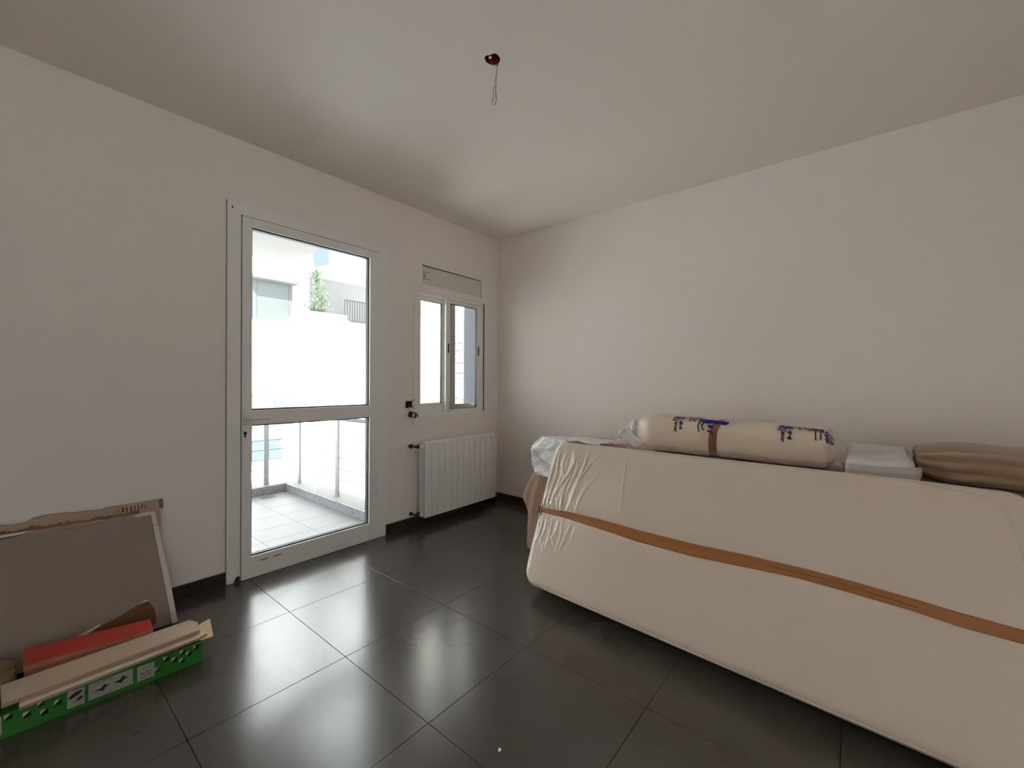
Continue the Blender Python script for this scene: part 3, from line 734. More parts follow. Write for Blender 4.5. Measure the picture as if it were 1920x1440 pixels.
# the printed foam roll
BX, BZ, BY0, BY1 = -.50, .925, -1.80, -2.958          # axis; ends
RX, RZ = .165, .122
bo = empty('foam_roll', (BX, -2.37, .803)); tag(bo, 'cream foam roll in printed clear plastic lying on the sofa behind the mattress', 'foam roll')
def roll(s, a, off=0):
    """s 0..1 along, a angle (0 = towards the room, 90 = up)"""
    y = BY0 + (BY1 - BY0) * s
    e = min(s, 1 - s) * abs(BY1 - BY0); re = .15 if s < .5 else .065
    k = 1 if e >= re else math.sqrt(max(0, 1 - (1 - e / re) ** 2)) * .86 + .14 * e / re
    k *= 1 - .05 * math.exp(-((s - .47) / .03) ** 2) + .012 * math.sin(s * 19)
    sg = lambda v, p: math.copysign(abs(v) ** p, v)
    x = -sg(math.cos(a), .62) * (RX * k + off); z = sg(math.sin(a), .62) * (RZ * k + off)
    dz = .022 * (1 - s) - .022 * s - .008
    return Vector((BX + x, y, BZ + z + dz * smooth01((math.sin(a) + 1) / 2)))
bm = bmesh.new(); NS, NA = 90, 40; rings = []
for i in range(NS + 1):
    s = i / NS; s = .5 - .5 * math.cos(PI * s) if False else s
    s = min(max(s, .003), .997)
    rings.append([bm.verts.new(roll(s, 2 * PI * k / NA) + Vector((0, 0, .004 * noise.noise((s * 14, k * .3, 1))))) for k in range(NA)])
for a, b in zip(rings, rings[1:]):
    for k in range(NA): bm.faces.new((a[k], a[(k + 1) % NA], b[(k + 1) % NA], b[k]))
bm.faces.new(rings[0]); bm.faces.new(rings[-1]); bmesh.ops.recalc_face_normals(bm, faces=bm.faces)
W('foam', bm, 'bolster', bo, True)
bm = bmesh.new(); rings = []
for i in range(7):
    rings.append([bm.verts.new(roll(.45 + .040 * i / 6 + .022 * max(0, math.sin(2 * PI * k / NA)) , 2 * PI * k / NA, .002)) for k in range(NA)])
for a, b in zip(rings, rings[1:]):
    for k in range(NA): bm.faces.new((a[k], a[(k + 1) % NA], b[(k + 1) % NA], b[k]))
bmesh.ops.recalc_face_normals(bm, faces=bm.faces); W('tape', bm, 'tape2', bo, True)
# seam lip of the plastic along the lower front
bm = bmesh.new(); top, bot = [], []
for i in range(61):
    s = .03 + .95 * i / 60
    p = roll(s, -.42, .002); top.append(bm.verts.new(p)); bot.append(bm.verts.new(p + Vector((-.035 - .01 * math.sin(i * .9), 0, -.022 + .006 * math.sin(i * 1.7)))))
for i in range(60): bm.faces.new((top[i], top[i + 1], bot[i + 1], bot[i]))
solidify(bm, .0008); W('seam_lip', bm, 'film_clear', bo, True)
# knotted tail of plastic at the left end, loose film at the right end
bm = bmesh.new(); pts = []
base = Vector((-.56, -1.80, .845)); prev = None; G_ = []
for i in range(15):
    t = i / 14
    line = []
    for k in range(29):
        a = k / 28 * 2 * PI
        rad = .105 * (1 - t) ** 1.3 + .010 + .03 * max(0, t - .8)
        fold = 1 + (.34 * math.sin(a * 7 + t * 5) + .2 * math.sin(a * 11 + 2 + t * 7)) * (1 - .4 * t)
        c = base + Vector((-.03 * t, .03 * math.sin(t * 2.2) + .03 * t, .165 * t ** .9)) + (Vector((0, -.07, 0)) * t if t > .55 else Vector((0, -.128 * t * .55 / .55, 0)) * 0)
        line.append(bm.verts.new(c + Vector((math.cos(a) * rad * .7 * fold, math.sin(a) * rad * fold * (1.1 - .3 * t), .02 * math.sin(a * 5) * (1 - t)))))
    G_.append(line)
for a, b in zip(G_, G_[1:]):
    for k in range(28): bm.faces.new((a[k], a[k + 1], b[k + 1], b[k]))
bmesh.ops.recalc_face_normals(bm, faces=bm.faces); W('plastic_knot', bm, 'milky', bo, False)
bm = ribbon([[roll(.955, -.9, .004), roll(.955, -.2, .006), roll(.955, .5, .006), roll(.955, 1.2, .006), roll(.955, 1.9, .006)],
             [(-.69, -2.965, .80), (-.67, -2.966, .87), (-.63, -2.966, .95), (-.52, -2.966, .99), (-.40, -2.966, .96)],
             [(-.76, -2.99, .802), (-.69, -2.970, .85), (-.62, -2.970, .93), (-.52, -2.970, .965), (-.42, -2.970, .93)]], 8, lambda p, i, j: Vector((.008 * N3(p, 30), 0, .010 * N3(p, 24, 5))))
W('loose_film', bm, 'film_clear', bo, True)
# printing on the plastic: real letters bent onto the roll, and ribbon strokes for the script nobody can read
ARC = [(0, 0)]
for k in range(1, 200):
    a0, a1 = PI * .40 - (k - 1) * .01, PI * .40 - k * .01
    ARC.append((ARC[-1][0] + (roll(.3, a1) - roll(.3, a0)).length, a1))
ARC[0] = (0, PI * .40)
def arc_angle(h):
    if h <= 0: return PI * .40 - h * 6
    for (h0, a0), (h1, a1) in zip(ARC, ARC[1:]):
        if h0 <= h <= h1: return a0 + (a1 - a0) * (h - h0) / max(1e-9, h1 - h0)
    return ARC[-1][1]
def roll_at(y, h):
    """y world, h = distance down the front from the top edge (m)"""
    s = (y - BY0) / (BY1 - BY0)
    return roll(max(.004, min(.996, s)), arc_angle(h), .0035)
def print_text(txt, y, h, size, rot, m, bold=.0):
    cu = bpy.data.curves.new('letters', 'FONT'); cu.body = txt; cu.size = size; cu.offset = bold; cu.resolution_u = 2
    tmp = bpy.data.objects.new('letters', cu); col.objects.link(tmp)
    dg = bpy.context.evaluated_depsgraph_get(); me = bpy.data.meshes.new_from_object(tmp.evaluated_get(dg))
    bpy.data.objects.remove(tmp); bpy.data.curves.remove(cu)
    bm = bmesh.new(); bm.from_mesh(me); bpy.data.meshes.remove(me)
    bmesh.ops.triangulate(bm, faces=bm.faces[:]); bmesh.ops.subdivide_edges(bm, edges=bm.edges[:], cuts=1)
    for v in bm.verts:
        px, py = v.co.x, v.co.y
        if rot: px, py = -py, px      # reading down the front
        v.co = roll_at(y - px if not rot else y + px, (h - py) if not rot else h + py)
    bmesh.ops.recalc_face_normals(bm, faces=bm.faces)
    W('print', bm, m, bo)
def strokes(paths, wd, m):
    bm = bmesh.new()
    for path in paths:
        pp = [Vector(q) for q in path]; L_, R_ = [], []
        for i, q in enumerate(pp):
            d = pp[min(i + 1, len(pp) - 1)] - pp[max(i - 1, 0)]; n_ = Vector((-d.y, d.x)).normalized() * wd
            L_.append(bm.verts.new(roll_at(*(q + n_)))); R_.append(bm.verts.new(roll_at(*(q - n_))))
        for i in range(len(pp) - 1): bm.faces.new((L_[i], L_[i + 1], R_[i + 1], R_[i]))
    bmesh.ops.recalc_face_normals(bm, faces=bm.faces); W('print', bm, m, bo)
def squiggle(y, h, w_, n, seed, amp=.006):
    rnd = random.Random(seed); return [[(y - w_ * i / n, h + rnd.uniform(-amp, amp)) for i in range(n + 1)]]
def blob_letters(y0, h, seed, cnt, size, m):
    """heavy block script: filled strokes with loops"""
    rnd = random.Random(seed); P_ = []
    y = y0
    for k in range(cnt):
        w_ = size * rnd.uniform(.8, 1.2)
        P_ += [[(y, h), (y - w_ * .9, h)], [(y - w_ * .1, h - size * .3), (y - w_ * .1, h + size * .35)], [(y - w_ * .75, h - size * .35), (y - w_ * .75, h + size * .3)], [(y - w_ * .1, h + size * .35), (y - w_ * .8, h + size * .3)]]
        y -= w_ * 1.25
    strokes(P_, size * .2, m)
def script_col(y, h0, h1, seed, wd, m, amp=.012):
    rnd = random.Random(seed); n = 8
    P_ = [[(y + rnd.uniform(-amp, amp), h0 + (h1 - h0) * i / n) for i in range(n + 1)]]
    for i in range(4):
        hh = h0 + (h1 - h0) * rnd.random(); P_.append([(y + amp * 1.4, hh), (y - amp * 1.2, hh + rnd.uniform(-.006, .006))])
    strokes(P_, wd, m)
def stamp(y, k):
    """one repeat of the shop print, first column at y"""
    print_text('01/42', y + .008, .012, .024, True, 'ink2', .0006)
    print_text('Center', y - .012, .050, .030, True, 'ink2', .0010)
    script_col(y - .026, .0, .046, 5 + k, .0035, 'ink', .010); script_col(y - .008, .0, .03, 6 + k, .003, 'ink2', .007)
    script_col(y - .050, .0, .04, 11 + k, .0035, 'ink', .010); script_col(y - .052, .055, .118, 17 + k, .0036, 'ink2', .008)
    strokes([[(y - .02 - .005 * i, .006 + .010 * math.sin(i * 2.1)) for i in range(30)]], .003, 'ink2')
stamp(-2.102, 0)
strokes([[(-2.196, .012), (-2.205, .02), (-2.203, .045), (-2.196, .052), (-2.210, .054)], [(-2.225, .05), (-2.222, .030), (-2.235, .018), (-2.252, .014), (-2.266, .022)], [(-2.222, .052), (-2.238, .055)], [(-2.19, .012), (-2.24, .004), (-2.29, .016)]], .0042, 'ink2')
strokes([[(-2.262, .036), (-2.266, .058), (-2.258, .08), (-2.264, .118), (-2.270, .124)], [(-2.282, .044), (-2.290, .056), (-2.281, .082), (-2.287, .105), (-2.298, .110)]], .0038, 'ink2')
blob_letters(-2.274, .030, 2, 1, .058, 'ink'); blob_letters(-2.335, .030, 12, 1, .056, 'ink'); blob_letters(-2.386, .036, 4, 1, .046, 'ink')
blob_letters(-2.318, .078, 14, 1, .032, 'ink'); strokes([[(-2.314, .112), (-2.336, .115), (-2.345, .132)]], .007, 'ink2')
strokes([[(-2.276, .028), (-2.40, .018)]], .011, 'ink')
stamp(-2.690, 1)
strokes([[(-2.775, .01), (-2.785, .02), (-2.78, .035), (-2.795, .040)], [(-2.80, .016), (-2.83, .02), (-2.86, .018)], [(-2.82, .035), (-2.835, .04)]], .0036, 'ink2')
strokes([[(-2.852, .04), (-2.856, .06), (-2.858, .105), (-2.864, .107)], [(-2.852, .042), (-2.878, .046), (-2.880, .07), (-2.880, .102)]], .0034, 'ink2')
strokes([[(-2.83, .010), (-2.86, .014), (-2.89, .018)]], .012, 'ink'); blob_letters(-2.882, .030, 8, 1, .034, 'ink')
strokes([[(-2.90, .055), (-2.915, .085), (-2.925, .095)], [(-2.912, .04), (-2.926, .06), (-2.929, .075)], [(-2.905, .085), (-2.914, .115)], [(-2.922, .09), (-2.930, .12)]], .008, 'ink2')

# white wrapped foam slab
wf = empty('foam_slab', (-.48, -3.1, .83)); tag(wf, 'white wrapped foam slab between the printed roll and the brown bundle', 'foam slab')
bm = soft_box(-.72, -.26, -3.245, -2.985, .80, .925, .022, 12, 10, 6, lambda p, n: n * (.006 * N3(p, 9)) + Vector((0, 0, (p.x + .72) * .10 - .040)))
W('foam', bm, 'white_foam', wf, True)
bm = ribbon([[(-.735, -2.985, .872), (-.738, -3.1, .868), (-.735, -3.262, .882)], [(-.748, -2.984, .845), (-.752, -3.1, .842), (-.750, -3.262, .850)], [(-.745, -2.984, .805), (-.748, -3.1, .805), (-.745, -3.25, .808)]], 6, lambda p, i, j: Vector((.004 * N3(p, 30), 0, 0)))
solidify(bm, .001); W('wrap_flap', bm, 'foam_shade', wf, True)  # front face of the slab, its shade put into the grey

# brown bundle with a gathered end
bb = empty('cloth_bundle', (-.5, -3.7, .8)); tag(bb, 'ochre brown cloth bundle with a gathered pleated end beside the white slab', 'bundle')
bm = bmesh.new(); rings = []; NS, NA = 60, 72
for i in range(NS + 1):
    t = i / NS; y = -3.262 - t * .96
    k = min(1, .70 + t * 2.6) if t < .5 else smooth01(min(1, (1 - t) * 5 + .3))
    ring = []
    for q in range(NA):
        a = 2 * PI * q / NA
        pleat = math.exp(-t / .17) * (.42 * (abs(math.sin(a * 4.5 + 1.2 * math.sin(a * 2) + t * 2)) ** .7 - .75) + .10 * math.sin(a * 5 + 1)) - .10 * math.exp(-t / .05)
        rx, rz = .24 * k * (1 + pleat), (.095 - .012 * t) * k * (1 + pleat)
        x = math.copysign(abs(math.cos(a)) ** .8, math.cos(a)) * rx; z = math.copysign(abs(math.sin(a)) ** .8, math.sin(a)) * rz
        p = Vector((-.44 + x, y, .882 - .02 * t + z + .004))
        p.z += .008 * noise.noise((p.x * 6, p.y * 6, 0)); p.z = max(p.z, .8065)
        ring.append(bm.verts.new(p))
    rings.append(ring)
for a, b in zip(rings, rings[1:]):
    for k in range(NA): bm.faces.new((a[k], a[(k + 1) % NA], b[(k + 1) % NA], b[k]))
bm.faces.new(rings[0]); bm.faces.new(rings[-1]); bmesh.ops.recalc_face_normals(bm, faces=bm.faces)
W('cloth', bm, 'brown2', bb, True)

# ================================================================== LEFT CORNER: BOARDS, CRATE, PLANKS
gb = empty('backing_board', (-3.3, -.28, .0)); tag(gb, 'large grey backing board with white edging leaning against the wall, torn at the foot', 'board')
# board plane: foot at y=-.285, top at y=-.075
def bp(x, s, d=0):
    """x world, s metres up the slope, d out of the face"""
    L_ = .585; t = s / L_
    yb, yt, zt = -.285, -.075, .535
    n = Vector((0, -(zt), -(yt - yb))).normalized(); n = Vector((0, -zt, (yt - yb))).normalized()
    sk_ = -.05 * (s / L_) * 1.0
    return Vector((x + sk_, yb + (yt - yb) * t, .002 + (zt) * t + (-x - 2.868) * .022)) + n * d
def plate(bm, pts, d0, d1):
    a = [bm.verts.new(bp(x, s, d0)) for x, s in pts]; b = [bm.verts.new(bp(x, s, d1)) for x, s in pts]; n = len(pts)
    bm.faces.new(a); bm.faces.new(b[::-1])
    for i in range(n): bm.faces.new((a[i], b[i], b[(i + 1) % n], a[(i + 1) % n]))
    bmesh.ops.recalc_face_normals(bm, faces=bm.faces); return bm
W('board_face', plate(bmesh.new(), [(-3.85, .002), (-2.868, .002), (-2.868, .585), (-3.85, .585)], -.012, 0), 'board', gb)
bm = plate(bmesh.new(), [(-2.8675, .0), (-2.845, .0), (-2.843, .20), (-2.846, .50), (-2.85, .605), (-2.8675, .60)], -.016, .004)
W('edging', bm, 'board_white', gb)
bm = plate(bmesh.new(), [(-2.868, .586), (-2.868, .604), (-2.90, .604), (-2.935, .597), (-2.93, .586)], -.016, .005); W('corner_cap', bm, 'board_white', gb)
bm = plate(bmesh.new(), [(-2.866, .523), (-2.846, .527), (-2.846, .529), (-2.866, .525)], .0041, .0048); W('edging_crack', bm, 'print', gb)
bm = plate(bmesh.new(), [(-3.60, .588), (-3.32, .596), (-3.30, .606), (-3.38, .606), (-3.60, .602)], -.01, .004); W('torn_strip', bm, 'paper', gb)
bm = plate(bmesh.new(), [(-3.16, .085), (-3.05, .115), (-2.99, .140), (-2.955, .148), (-2.938, .138), (-2.925, .10), (-2.925, .03), (-2.95, .02), (-3.1, .06)], .0005, .003); W('torn_patch', bm, 'torn', gb)
bm = plate(bmesh.new(), [(-3.22, .075), (-3.16, .095), (-3.125, .106), (-3.128, .094), (-3.19, .072)], .003, .006); W('paper_sliver', bm, 'paper', gb)
bm = plate(bmesh.new(), [(-2.985, .142), (-2.955, .153), (-2.935, .152), (-2.955, .146)], .003, .006); W('paper_sliver', bm, 'paper', gb)

cb = empty('cardboard_sheet', (-3.3, -.15, 0)); tag(cb, 'worn brown corrugated cardboard sheet with torn top edge behind the grey board', 'cardboard')
def cp(x, z, d=0): return Vector((x, -.176 + .155 * z / .6 - d, z))
top = [(-2.872, .606), (-2.90, .606), (-2.99, .604), (-3.06, .606), (-3.10, .604), (-3.102, .600), (-3.18, .606), (-3.22, .607), (-3.222, .612), (-3.30, .616), (-3.34, .612), (-3.36, .600), (-3.40, .595), (-3.44, .606), (-3.5, .62), (-3.85, .63)]
pts = [(-3.85, .003), (-2.895, .003)] + top
bm = bmesh.new(); a = [bm.verts.new(cp(x, z, 0)) for x, z in pts]; b = [bm.verts.new(cp(x, z, .012)) for x, z in pts]
bm.faces.new(a); bm.faces.new(b[::-1]); n = len(pts)
for i in range(n): bm.faces.new((a[i], b[i], b[(i + 1) % n], a[(i + 1) % n]))
bmesh.ops.recalc_face_normals(bm, faces=bm.faces); W('sheet', bm, 'cardboard', cb)
bm = bmesh.new(); cyl(bm, cp(-2.868, .606, .006), cp(-2.868, .1, .006) - cp(-2.868, .606, .006), .010, .05, 10); W('rolled_corner', bm, 'fray', cb)
bm = bmesh.new(); rnd = random.Random(3)
x = -2.935
while x > -3.06:
    w_ = rnd.uniform(.004, .014)
    for q in range(rnd.choice((1, 2))):
        z0 = rnd.uniform(.566, .578); z1 = rnd.uniform(.583, .596)
        vs = [bm.verts.new(cp(X, Z, .0125)) for X, Z in ((x, z0), (x - w_ * .45, z0), (x - w_ * .45, z1), (x, z1))]; bm.faces.new(vs)
    x -= w_ + .005
W('faded_print', bm, 'print', cb)
bm = bmesh.new()
lo_, hi_ = [], []
for k in range(90):
    x = -2.96 - k * .0058; z = .553 + .002 * math.sin(k * .5) + k * .00015
    lo_.append(bm.verts.new(cp(x, z - .004, .0128))); hi_.append(bm.verts.new(cp(x, z + .006 + rnd.uniform(0, .010) + .004 * math.sin(k * .31), .0128)))
for k in range(89): bm.faces.new((lo_[k], lo_[k + 1], hi_[k + 1], hi_[k]))
bmesh.ops.recalc_face_normals(bm, faces=bm.faces)
W('frayed_edge', bm, 'fray', cb)

# green crate
CY = lambda x: -.757 + (x + 2.856) * -.06          # front line of the crate
cr = empty('green_crate', (-3.2, -.56, 0)); tag(cr, 'low green plastic crate with triangular holes and white labels on the floor', 'crate')
CX0, CX1, CH = -3.72, -2.856, .086
sq = []                                              # squares of the hole pattern (x, z)
for x, z in ((-2.880, .0745), (-2.928, .0735), (-2.906, .0585), (-2.984, .072), (-2.956, .055), (-2.930, .0385), (-3.013, .040), (-3.420, .0735), (-3.376, .058), (-3.335, .0435), (-3.343, .0775), (-3.30, .0595), (-3.262, .079), (-3.234, .059)): sq.append((x, z))
hs = .0095
bm = bmesh.new()
holes = [[(x - hs, z + hs), (x - hs, z - hs), (x + hs, z + hs)] for x, z in sq]
hole_sheet(bm, [(CX0, .001), (CX1, .001), (CX1, CH), (CX0, CH)], holes); solid(bm, .004)
for v in bm.verts: v.co.y += CY(v.co.x)
W('front_wall', bm, 'green', cr)
for x, z in sq:
    bm = bmesh.new(); q = [(x - hs, z - hs - .001), (x + hs + .001, z - hs - .001), (x + hs + .001, z + hs)]
    vs = [bm.verts.new((X, CY(X) - .0006, Z)) for X, Z in q]; bm.faces.new(vs)
    bmesh.ops.solidify(bm, geom=bm.faces[:], thickness=.0005); W('recess_shade_patch', bm, 'recess_shade', cr)  # dark triangles, recess shade painted as darker green
W('side_wall', B(CX1 - .004, CX1, CY(CX1) + .0045, -.505, .001, CH), 'green', cr)
W('back_wall', B(CX0, CX1, -.504, -.500, .001, CH), 'green', cr)
bm = bmesh.new(); prism(bm, [(CX0, CY(CX0) + .005), (CX1 - .005, CY(CX1) + .005), (CX1 - .005, -.505), (CX0, -.505)], 'z', .001, .006); W('base', bm, 'green', cr)
bm = bmesh.new(); prism(bm, [(CX0, CY(CX0) - .004), (CX1 + .003, CY(CX1) - .004), (CX1 + .003, CY(CX1) + .006), (CX0, CY(CX0) + .006)], 'z', CH, CH + .004); W('rim', bm, 'green', cr)
for (x0, x1, z0, z1) in ((-3.276, -3.229, .018, .090), (-3.219, -3.090, .020, .0865), (-3.077, -3.022, .019, .080), (-3.50, -3.434, .02, .11)):
    z1 = min(z1, .083)
    bm = bmesh.new(); vs = [bm.verts.new((x, CY(x) - .0008, z)) for x, z in ((x0, z0), (x1, z0), (x1, z1), (x0, z1))]; bm.faces.new(vs)
    bmesh.ops.solidify(bm, geom=bm.faces[:], thickness=.0006); W('label', bm, 'paperlabel', cr)
def ink(polys):
    bm = bmesh.new()
    for pg in polys:
        vs = [bm.verts.new((x, CY(x) - .0016, z)) for x, z in pg]; bm.faces.new(vs)
    bmesh.ops.recalc_face_normals(bm, faces=bm.faces); W('label_print', bm, 'labelink', cr)
ink([[(-3.272, .060), (-3.258, .072), (-3.24, .076), (-3.234, .070), (-3.245, .060), (-3.258, .056), (-3.268, .050)], [(-3.25, .045), (-3.24, .052), (-3.232, .048), (-3.238, .040), (-3.252, .036), (-3.264, .036), (-3.248, .041)]])
ink([[(-3.21, .048), (-3.185, .052), (-3.172, .064), (-3.168, .055), (-3.155, .057), (-3.172, .048), (-3.178, .038), (-3.19, .045)], [(-3.152, .055), (-3.13, .058), (-3.118, .07), (-3.113, .06), (-3.1, .06), (-3.118, .052), (-3.125, .042), (-3.135, .05)], [(-3.205, .074), (-3.15, .078), (-3.15, .080), (-3.205, .076)]])
rnd = random.Random(9)
ink([[(x, z), (x + .006, z + .001), (x + .006, z + .004), (x + .001, z + .005)] for x, z in [(-3.068 + .0065 * k, .046 + rnd.uniform(-.006, .006)) for k in range(6)]] + [[(-3.068, .030), (-3.03, .033), (-3.03, .035), (-3.068, .032)], [(-3.06, .064), (-3.036, .068), (-3.036, .070), (-3.06, .066)]])

def tgd(o, l, c, g=None): return tag(o, l, c, g)
# contents and planks
bm = bmesh.new(); prism(bm, [(-3.66, CY(-3.66) + .007), (-2.88, CY(-2.88) + .007), (-2.88, CY(-2.88) + .019), (-3.66, CY(-3.66) + .019)], 'z', .0065, .080); o = link('crate_liner', bm, 'plank_white'); tgd(o, 'white sheet offcut standing inside the green crate behind its holes', 'sheet')
o = link('packing_carton', B(-3.33, -2.865, -.685, -.512, .0065, .086, bev=.003), 'cardboard'); tgd(o, 'flat brown carton inside the green crate under the planks', 'carton')
def slab(name, cor, z0, z1, m, me=None, bev=.0012):
    bm = bmesh.new(); prism(bm, cor, 'z', z0, z1)
    bmesh.ops.bevel(bm, geom=bm.edges[:], offset=bev, segments=1, affect='EDGES')
    for f_ in bm.faces: f_.material_index = 0 if abs(f_.normal.z) > .5 else 1
    return link(name, bm, m, None, mats=[m, me or m])
# red boards, two thick ones stacked
rb1 = [(-3.374, -.330), (-2.984, -.440), (-2.993, -.558), (-3.380, -.492)]
rb0 = [(x + .002, y - .004) for x, y in rb1]
o = slab('red_board', rb0, .0865, .1085, 'redside', 'redside'); tgd(o, 'worn reddish board lying under the bright red board in the crate', 'board', 'boards in the crate')
o = slab('red_board', rb1, .109, .132, 'red', 'redside'); tgd(o, 'bright red painted board on top of the worn one in the crate', 'board', 'boards in the crate')
o = slab('plank', [(-3.393, -.695), (-2.872, -.685), (-2.832, -.690), (-2.829, -.722), (-2.868, -.738), (-3.395, -.742)], .0906, .103, 'plank_white', 'plank_edge'); tgd(o, 'narrow pale plank with a splintered end on the crate rim', 'plank', 'planks across the crate')
o = slab('plank', [(-3.2, -.580), (-2.842, -.565), (-2.832, -.585), (-2.838, -.620), (-3.2, -.62)], .0906, .105, 'plank_white', 'plank_edge'); tgd(o, 'short white plank whose cut end sticks out under the wide beige plank', 'plank', 'planks across the crate')
o = slab('plank', [(-3.437, -.566), (-2.860, -.570), (-2.848, -.600), (-2.852, -.705), (-3.435, -.712)], .1055, .122, 'plank', 'plank_edge'); tgd(o, 'wide beige laminate plank lying across the top of the green crate', 'plank', 'planks across the crate')
o = slab('plywood_strip', [(-2.95, -.66), (-2.803, -.575), (-2.776, -.565), (-2.812, -.748), (-2.838, -.746), (-2.95, -.72)], .0902, .0905, 'ply', 'ply', .0001); tgd(o, 'thin plywood strip sticking out at the right end of the crate', 'strip')
o.location.z = 0
bm = soft_box(-3.72, -3.40, -.49, -.345, .004, .115, .02, 18, 14, 8, lambda p, n: Vector((.012 * N3(p, 23), .010 * N3(p, 23, 5), .035 * N3(p, 19, 9))) if p.z > .03 else Vector((0, 0, 0)))
o = link('paper_wad', bm, 'brownpaper', None, False); tgd(o, 'crumpled brown packing paper behind the left end of the green crate', 'paper')
CHX, CHY = -2.343, -2.093
o = link('plaster_chip', B(-.006, .006, -.004, .004, 0, .004, bev=.001), 'chip', None, loc=(CHX, CHY, .0002), rot=(0, 0, .5)); tgd(o, 'tiny white plaster chip on the dark tiles', 'chip')

# ================================================================== BALCONY
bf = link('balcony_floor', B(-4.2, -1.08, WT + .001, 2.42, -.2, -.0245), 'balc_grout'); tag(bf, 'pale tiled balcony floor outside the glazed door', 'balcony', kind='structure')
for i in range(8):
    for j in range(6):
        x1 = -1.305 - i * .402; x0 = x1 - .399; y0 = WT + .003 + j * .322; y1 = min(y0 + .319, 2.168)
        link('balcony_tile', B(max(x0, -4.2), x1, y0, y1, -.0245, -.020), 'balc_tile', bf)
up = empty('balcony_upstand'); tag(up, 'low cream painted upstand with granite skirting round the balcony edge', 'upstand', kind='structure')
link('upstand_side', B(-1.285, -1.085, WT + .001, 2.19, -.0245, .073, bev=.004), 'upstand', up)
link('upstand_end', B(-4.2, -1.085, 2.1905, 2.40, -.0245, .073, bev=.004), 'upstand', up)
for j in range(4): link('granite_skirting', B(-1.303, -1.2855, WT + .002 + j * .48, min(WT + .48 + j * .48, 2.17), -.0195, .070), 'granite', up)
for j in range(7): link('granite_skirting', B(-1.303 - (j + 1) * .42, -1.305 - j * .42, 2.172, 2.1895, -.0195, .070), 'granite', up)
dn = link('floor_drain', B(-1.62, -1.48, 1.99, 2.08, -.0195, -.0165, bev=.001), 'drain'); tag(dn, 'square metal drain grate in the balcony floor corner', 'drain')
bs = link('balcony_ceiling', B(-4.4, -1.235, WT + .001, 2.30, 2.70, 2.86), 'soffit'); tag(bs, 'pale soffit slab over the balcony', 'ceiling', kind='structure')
rl = empty('balcony_railing', (-1.2, 2.25, .073)); tag(rl, 'grey steel balcony railing of thin horizontal rods on flat posts', 'railing')
def railpath(z, r=.13, y0=WT + .002, x0=-4.2):
    c = Vector((-1.2 - r, 2.25 - r, z)); pts = [Vector((-1.2, y0, z))]
    pts += [c + Vector((r * math.cos(a), r * math.sin(a), 0)) for a in [PI / 2 * k / 8 for k in range(9)]]
    return pts + [Vector((x0, 2.25, z))]
for z in (.140, .252, .364, .476, .588, .70, .812):
    bm = bmesh.new(); tube(bm, railpath(z), .0055, 6); W('rod', bm, 'steel', rl)
bm = bmesh.new(); tube(bm, railpath(.885), .02, 10); W('handrail', bm, 'steel', rl, True)
for x, y, a in ((-1.2, 1.163, 0), (-1.2, 2.05, 0), (-1.2, .32, 0), (-1.485, 2.25, 1), (-2.4, 2.25, 1), (-3.3, 2.25, 1)):
    ax, ay = (.026, .010) if a else (.010, .027)
    W('post', B(x - ax, x + ax, y - ay, y + ay, .0732, .875), 'steel', rl)

# ================================================================== OUTSIDE
gr = link('ground', B(-60, 60, -60, 60, -8.3, -8), 'ground'); tag(gr, 'pale paved yard far below the balcony', 'ground', kind='structure')
# formwork concrete wall seen through the small window
sw = empty('neighbour_wall', (.3, 1.4, 0)); tag(sw, 'pale board-marked concrete wall outside the small window', 'wall', kind='structure')
link('wall_core', B(.315, .60, .832, 2.55, -3.0, 4.2), 'stonegap', sw, loc=(-.3, -1.4, 0))
rnd = random.Random(21); z = .3
while z < 3.0:
    hgt = rnd.choice((.045, .07, .055, .085, .038)) * (1.3 if z < 1.4 else 1)
    y = .84
    while y < 2.54:
        ln = min(rnd.uniform(.35, .8), 2.545 - y)
        o = link('concrete_board', B(.30 + rnd.uniform(-.004, .006), .3145, y, y + ln - .005, z, z + hgt - rnd.choice((.004, .007, .010)), bev=.002), 'stone', sw, loc=(-.3, -1.4, 0)); y += ln
    z += hgt
link('corner_pier', B(.29, .6, .305, .83, -3.0, 4.2), 'pier', sw, loc=(-.3, -1.4, 0))
# apartment building across the yard
ab = empty('apartment_building', (2, 8.2, -8)); tag(ab, 'white apartment building with balconies across the yard', 'building')
def A(name, bm, m, par=None): return W(name, bm, m, par or ab)
A('wall', B(-7, 1.65, 8.0, 14, -8, 9), 'facade'); A('wall', B(1.652, 9, 9.0, 14, -8, 9), 'facade')
A('balcony_slab', B(1.80, 9, 7.6, 8.99, 4.30, 4.50), 'facade'); A('balcony_parapet', B(1.80, 9, 7.6, 7.72, 4.502, 5.1), 'facade')
A('soffit', B(1.80, 9, 7.75, 8.99, 4.285, 4.2995), 'slat')
A('shaded_wall', B(2.1, 6.2, 8.955, 8.99, 3.0, 4.25), 'facade_shade')  # thin panel, shade under the slab put into its grey
w1 = A('window', B(.40, 1.10, 7.93, 7.998, 2.75, 3.68), 'greywin'); A('window_hood', B(.10, 1.28, 7.70, 7.998, 3.68, 3.76), 'awn')
A('window_jamb', B(.29, .395, 7.93, 7.998, 2.75, 3.68), 'greywin'); A('window_jamb', B(1.105, 1.20, 7.93, 7.998, 2.9, 3.68), 'awn')
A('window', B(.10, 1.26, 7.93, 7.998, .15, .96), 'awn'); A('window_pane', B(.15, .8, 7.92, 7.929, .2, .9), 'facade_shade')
A('lower_window', B(.10, .95, 7.93, 7.998, -.6, -.12), 'bluewin')
w2 = A('shutter', B(2.05, 2.62, 8.93, 8.998, 5.15, 5.62), 'bluewin')
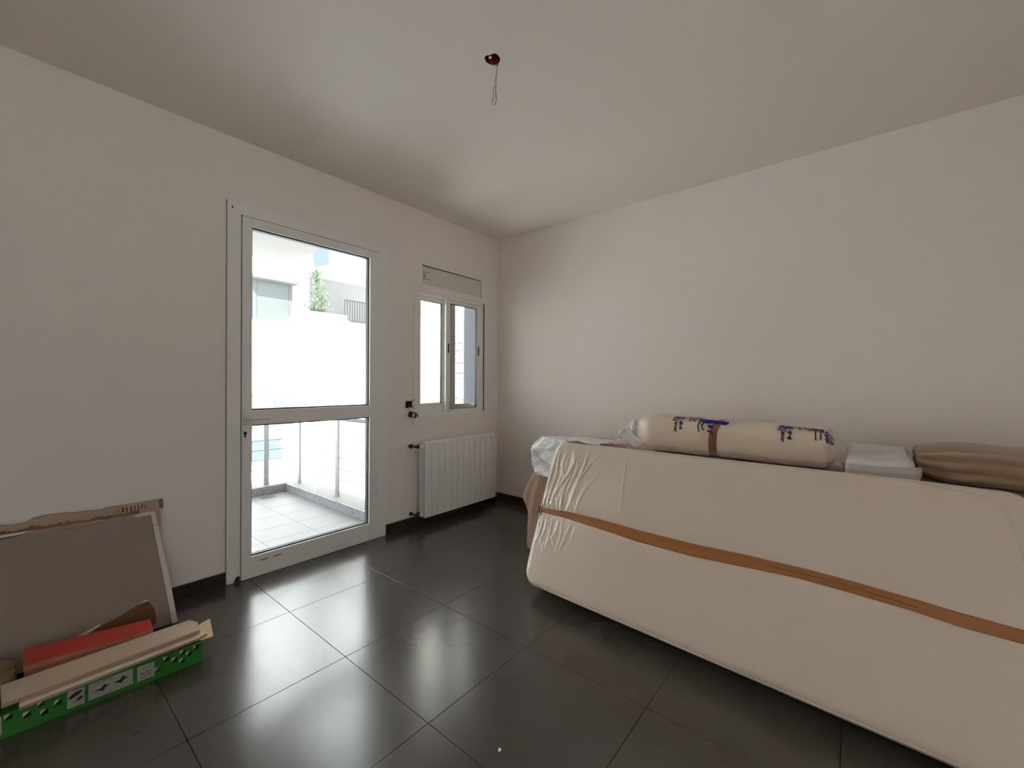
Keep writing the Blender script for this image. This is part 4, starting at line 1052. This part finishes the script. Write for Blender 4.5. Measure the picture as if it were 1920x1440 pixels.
bm = bmesh.new(); prism(bm, [(1.51, 4.56), (1.577, 4.138), (1.951, 4.30), (1.951, 4.684), (1.74, 4.70)], 'y', 7.55, 7.59); A('blue_screen', bm, 'bluewin')
def grille(x0, x1, y, z0, z1, nb):
    g_ = A('balcony_grille', B(x0, x1, y - .03, y, z1 - .03, z1), 'iron')
    A('grille_rail', B(x0, x1, y - .03, y, z0, z0 + .03), 'iron')
    for k in range(nb + 1):
        x = x0 + (x1 - x0) * k / nb; A('grille_bar', B(x - .012, x + .012, y - .025, y - .005, z0 + .031, z1 - .031), 'iron')
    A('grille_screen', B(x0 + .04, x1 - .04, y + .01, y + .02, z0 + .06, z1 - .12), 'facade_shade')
grille(2.62, 3.30, 8.0, 2.97, 3.56, 9)
A('grille_slab', B(2.55, 3.9, 7.95, 8.99, 2.80, 2.93), 'facade')
grille(2.72, 3.2, 7.95, 4.95, 5.3, 7)
A('parapet_shadow_gap', B(2.12, 2.5, 8.9, 8.95, 3.18, 3.34), 'iron')
# climbing plant on the neighbour's terrace
pn = empty('terrace_plant', (1.8, 7.5, 3.0)); tag(pn, 'leafy climbing plant on the terrace of the building opposite', 'plant')
bm = bmesh.new(); rnd = random.Random(5)
for k in range(420):
    t = rnd.random() ** 1.4; zz = 3.10 + t * .95; sp = .30 * (1 - t) + .06
    c = Vector((1.70 + rnd.gauss(0, sp * .45) + .12 * (1 - t), 7.5 + rnd.gauss(0, .12), zz))
    q = rnd.random() * 6.28; d1 = Vector((math.cos(q), rnd.uniform(-.5, .5), math.sin(q))).normalized() * rnd.uniform(.025, .05); d2 = d1.cross(Vector((rnd.uniform(-1, 1), 1, rnd.uniform(-1, 1)))).normalized() * .02
    vs = [bm.verts.new(c - d1), bm.verts.new(c + d2), bm.verts.new(c + d1), bm.verts.new(c - d2)]; bm.faces.new(vs)
o = W('leaves', bm, 'leaf', pn); o['kind'] = 'stuff'
bm = bmesh.new()
for k in range(4): tube(bm, [(1.75 + .05 * k, 7.5, 2.95), (1.72 + .06 * (k - 1), 7.5, 3.4), (1.7 + .05 * (k - 1.5), 7.5, 3.95)], .008, 5)
W('stem', bm, 'leaf', pn)
W('planter', B(1.45, 2.5, 7.42, 7.58, 2.88, 3.02), 'slat', pn)
W('terrace_ledge', B(1.3, 2.54, 7.35, 7.94, 2.78, 2.879), 'facade', pn)
pn.location.x -= .12
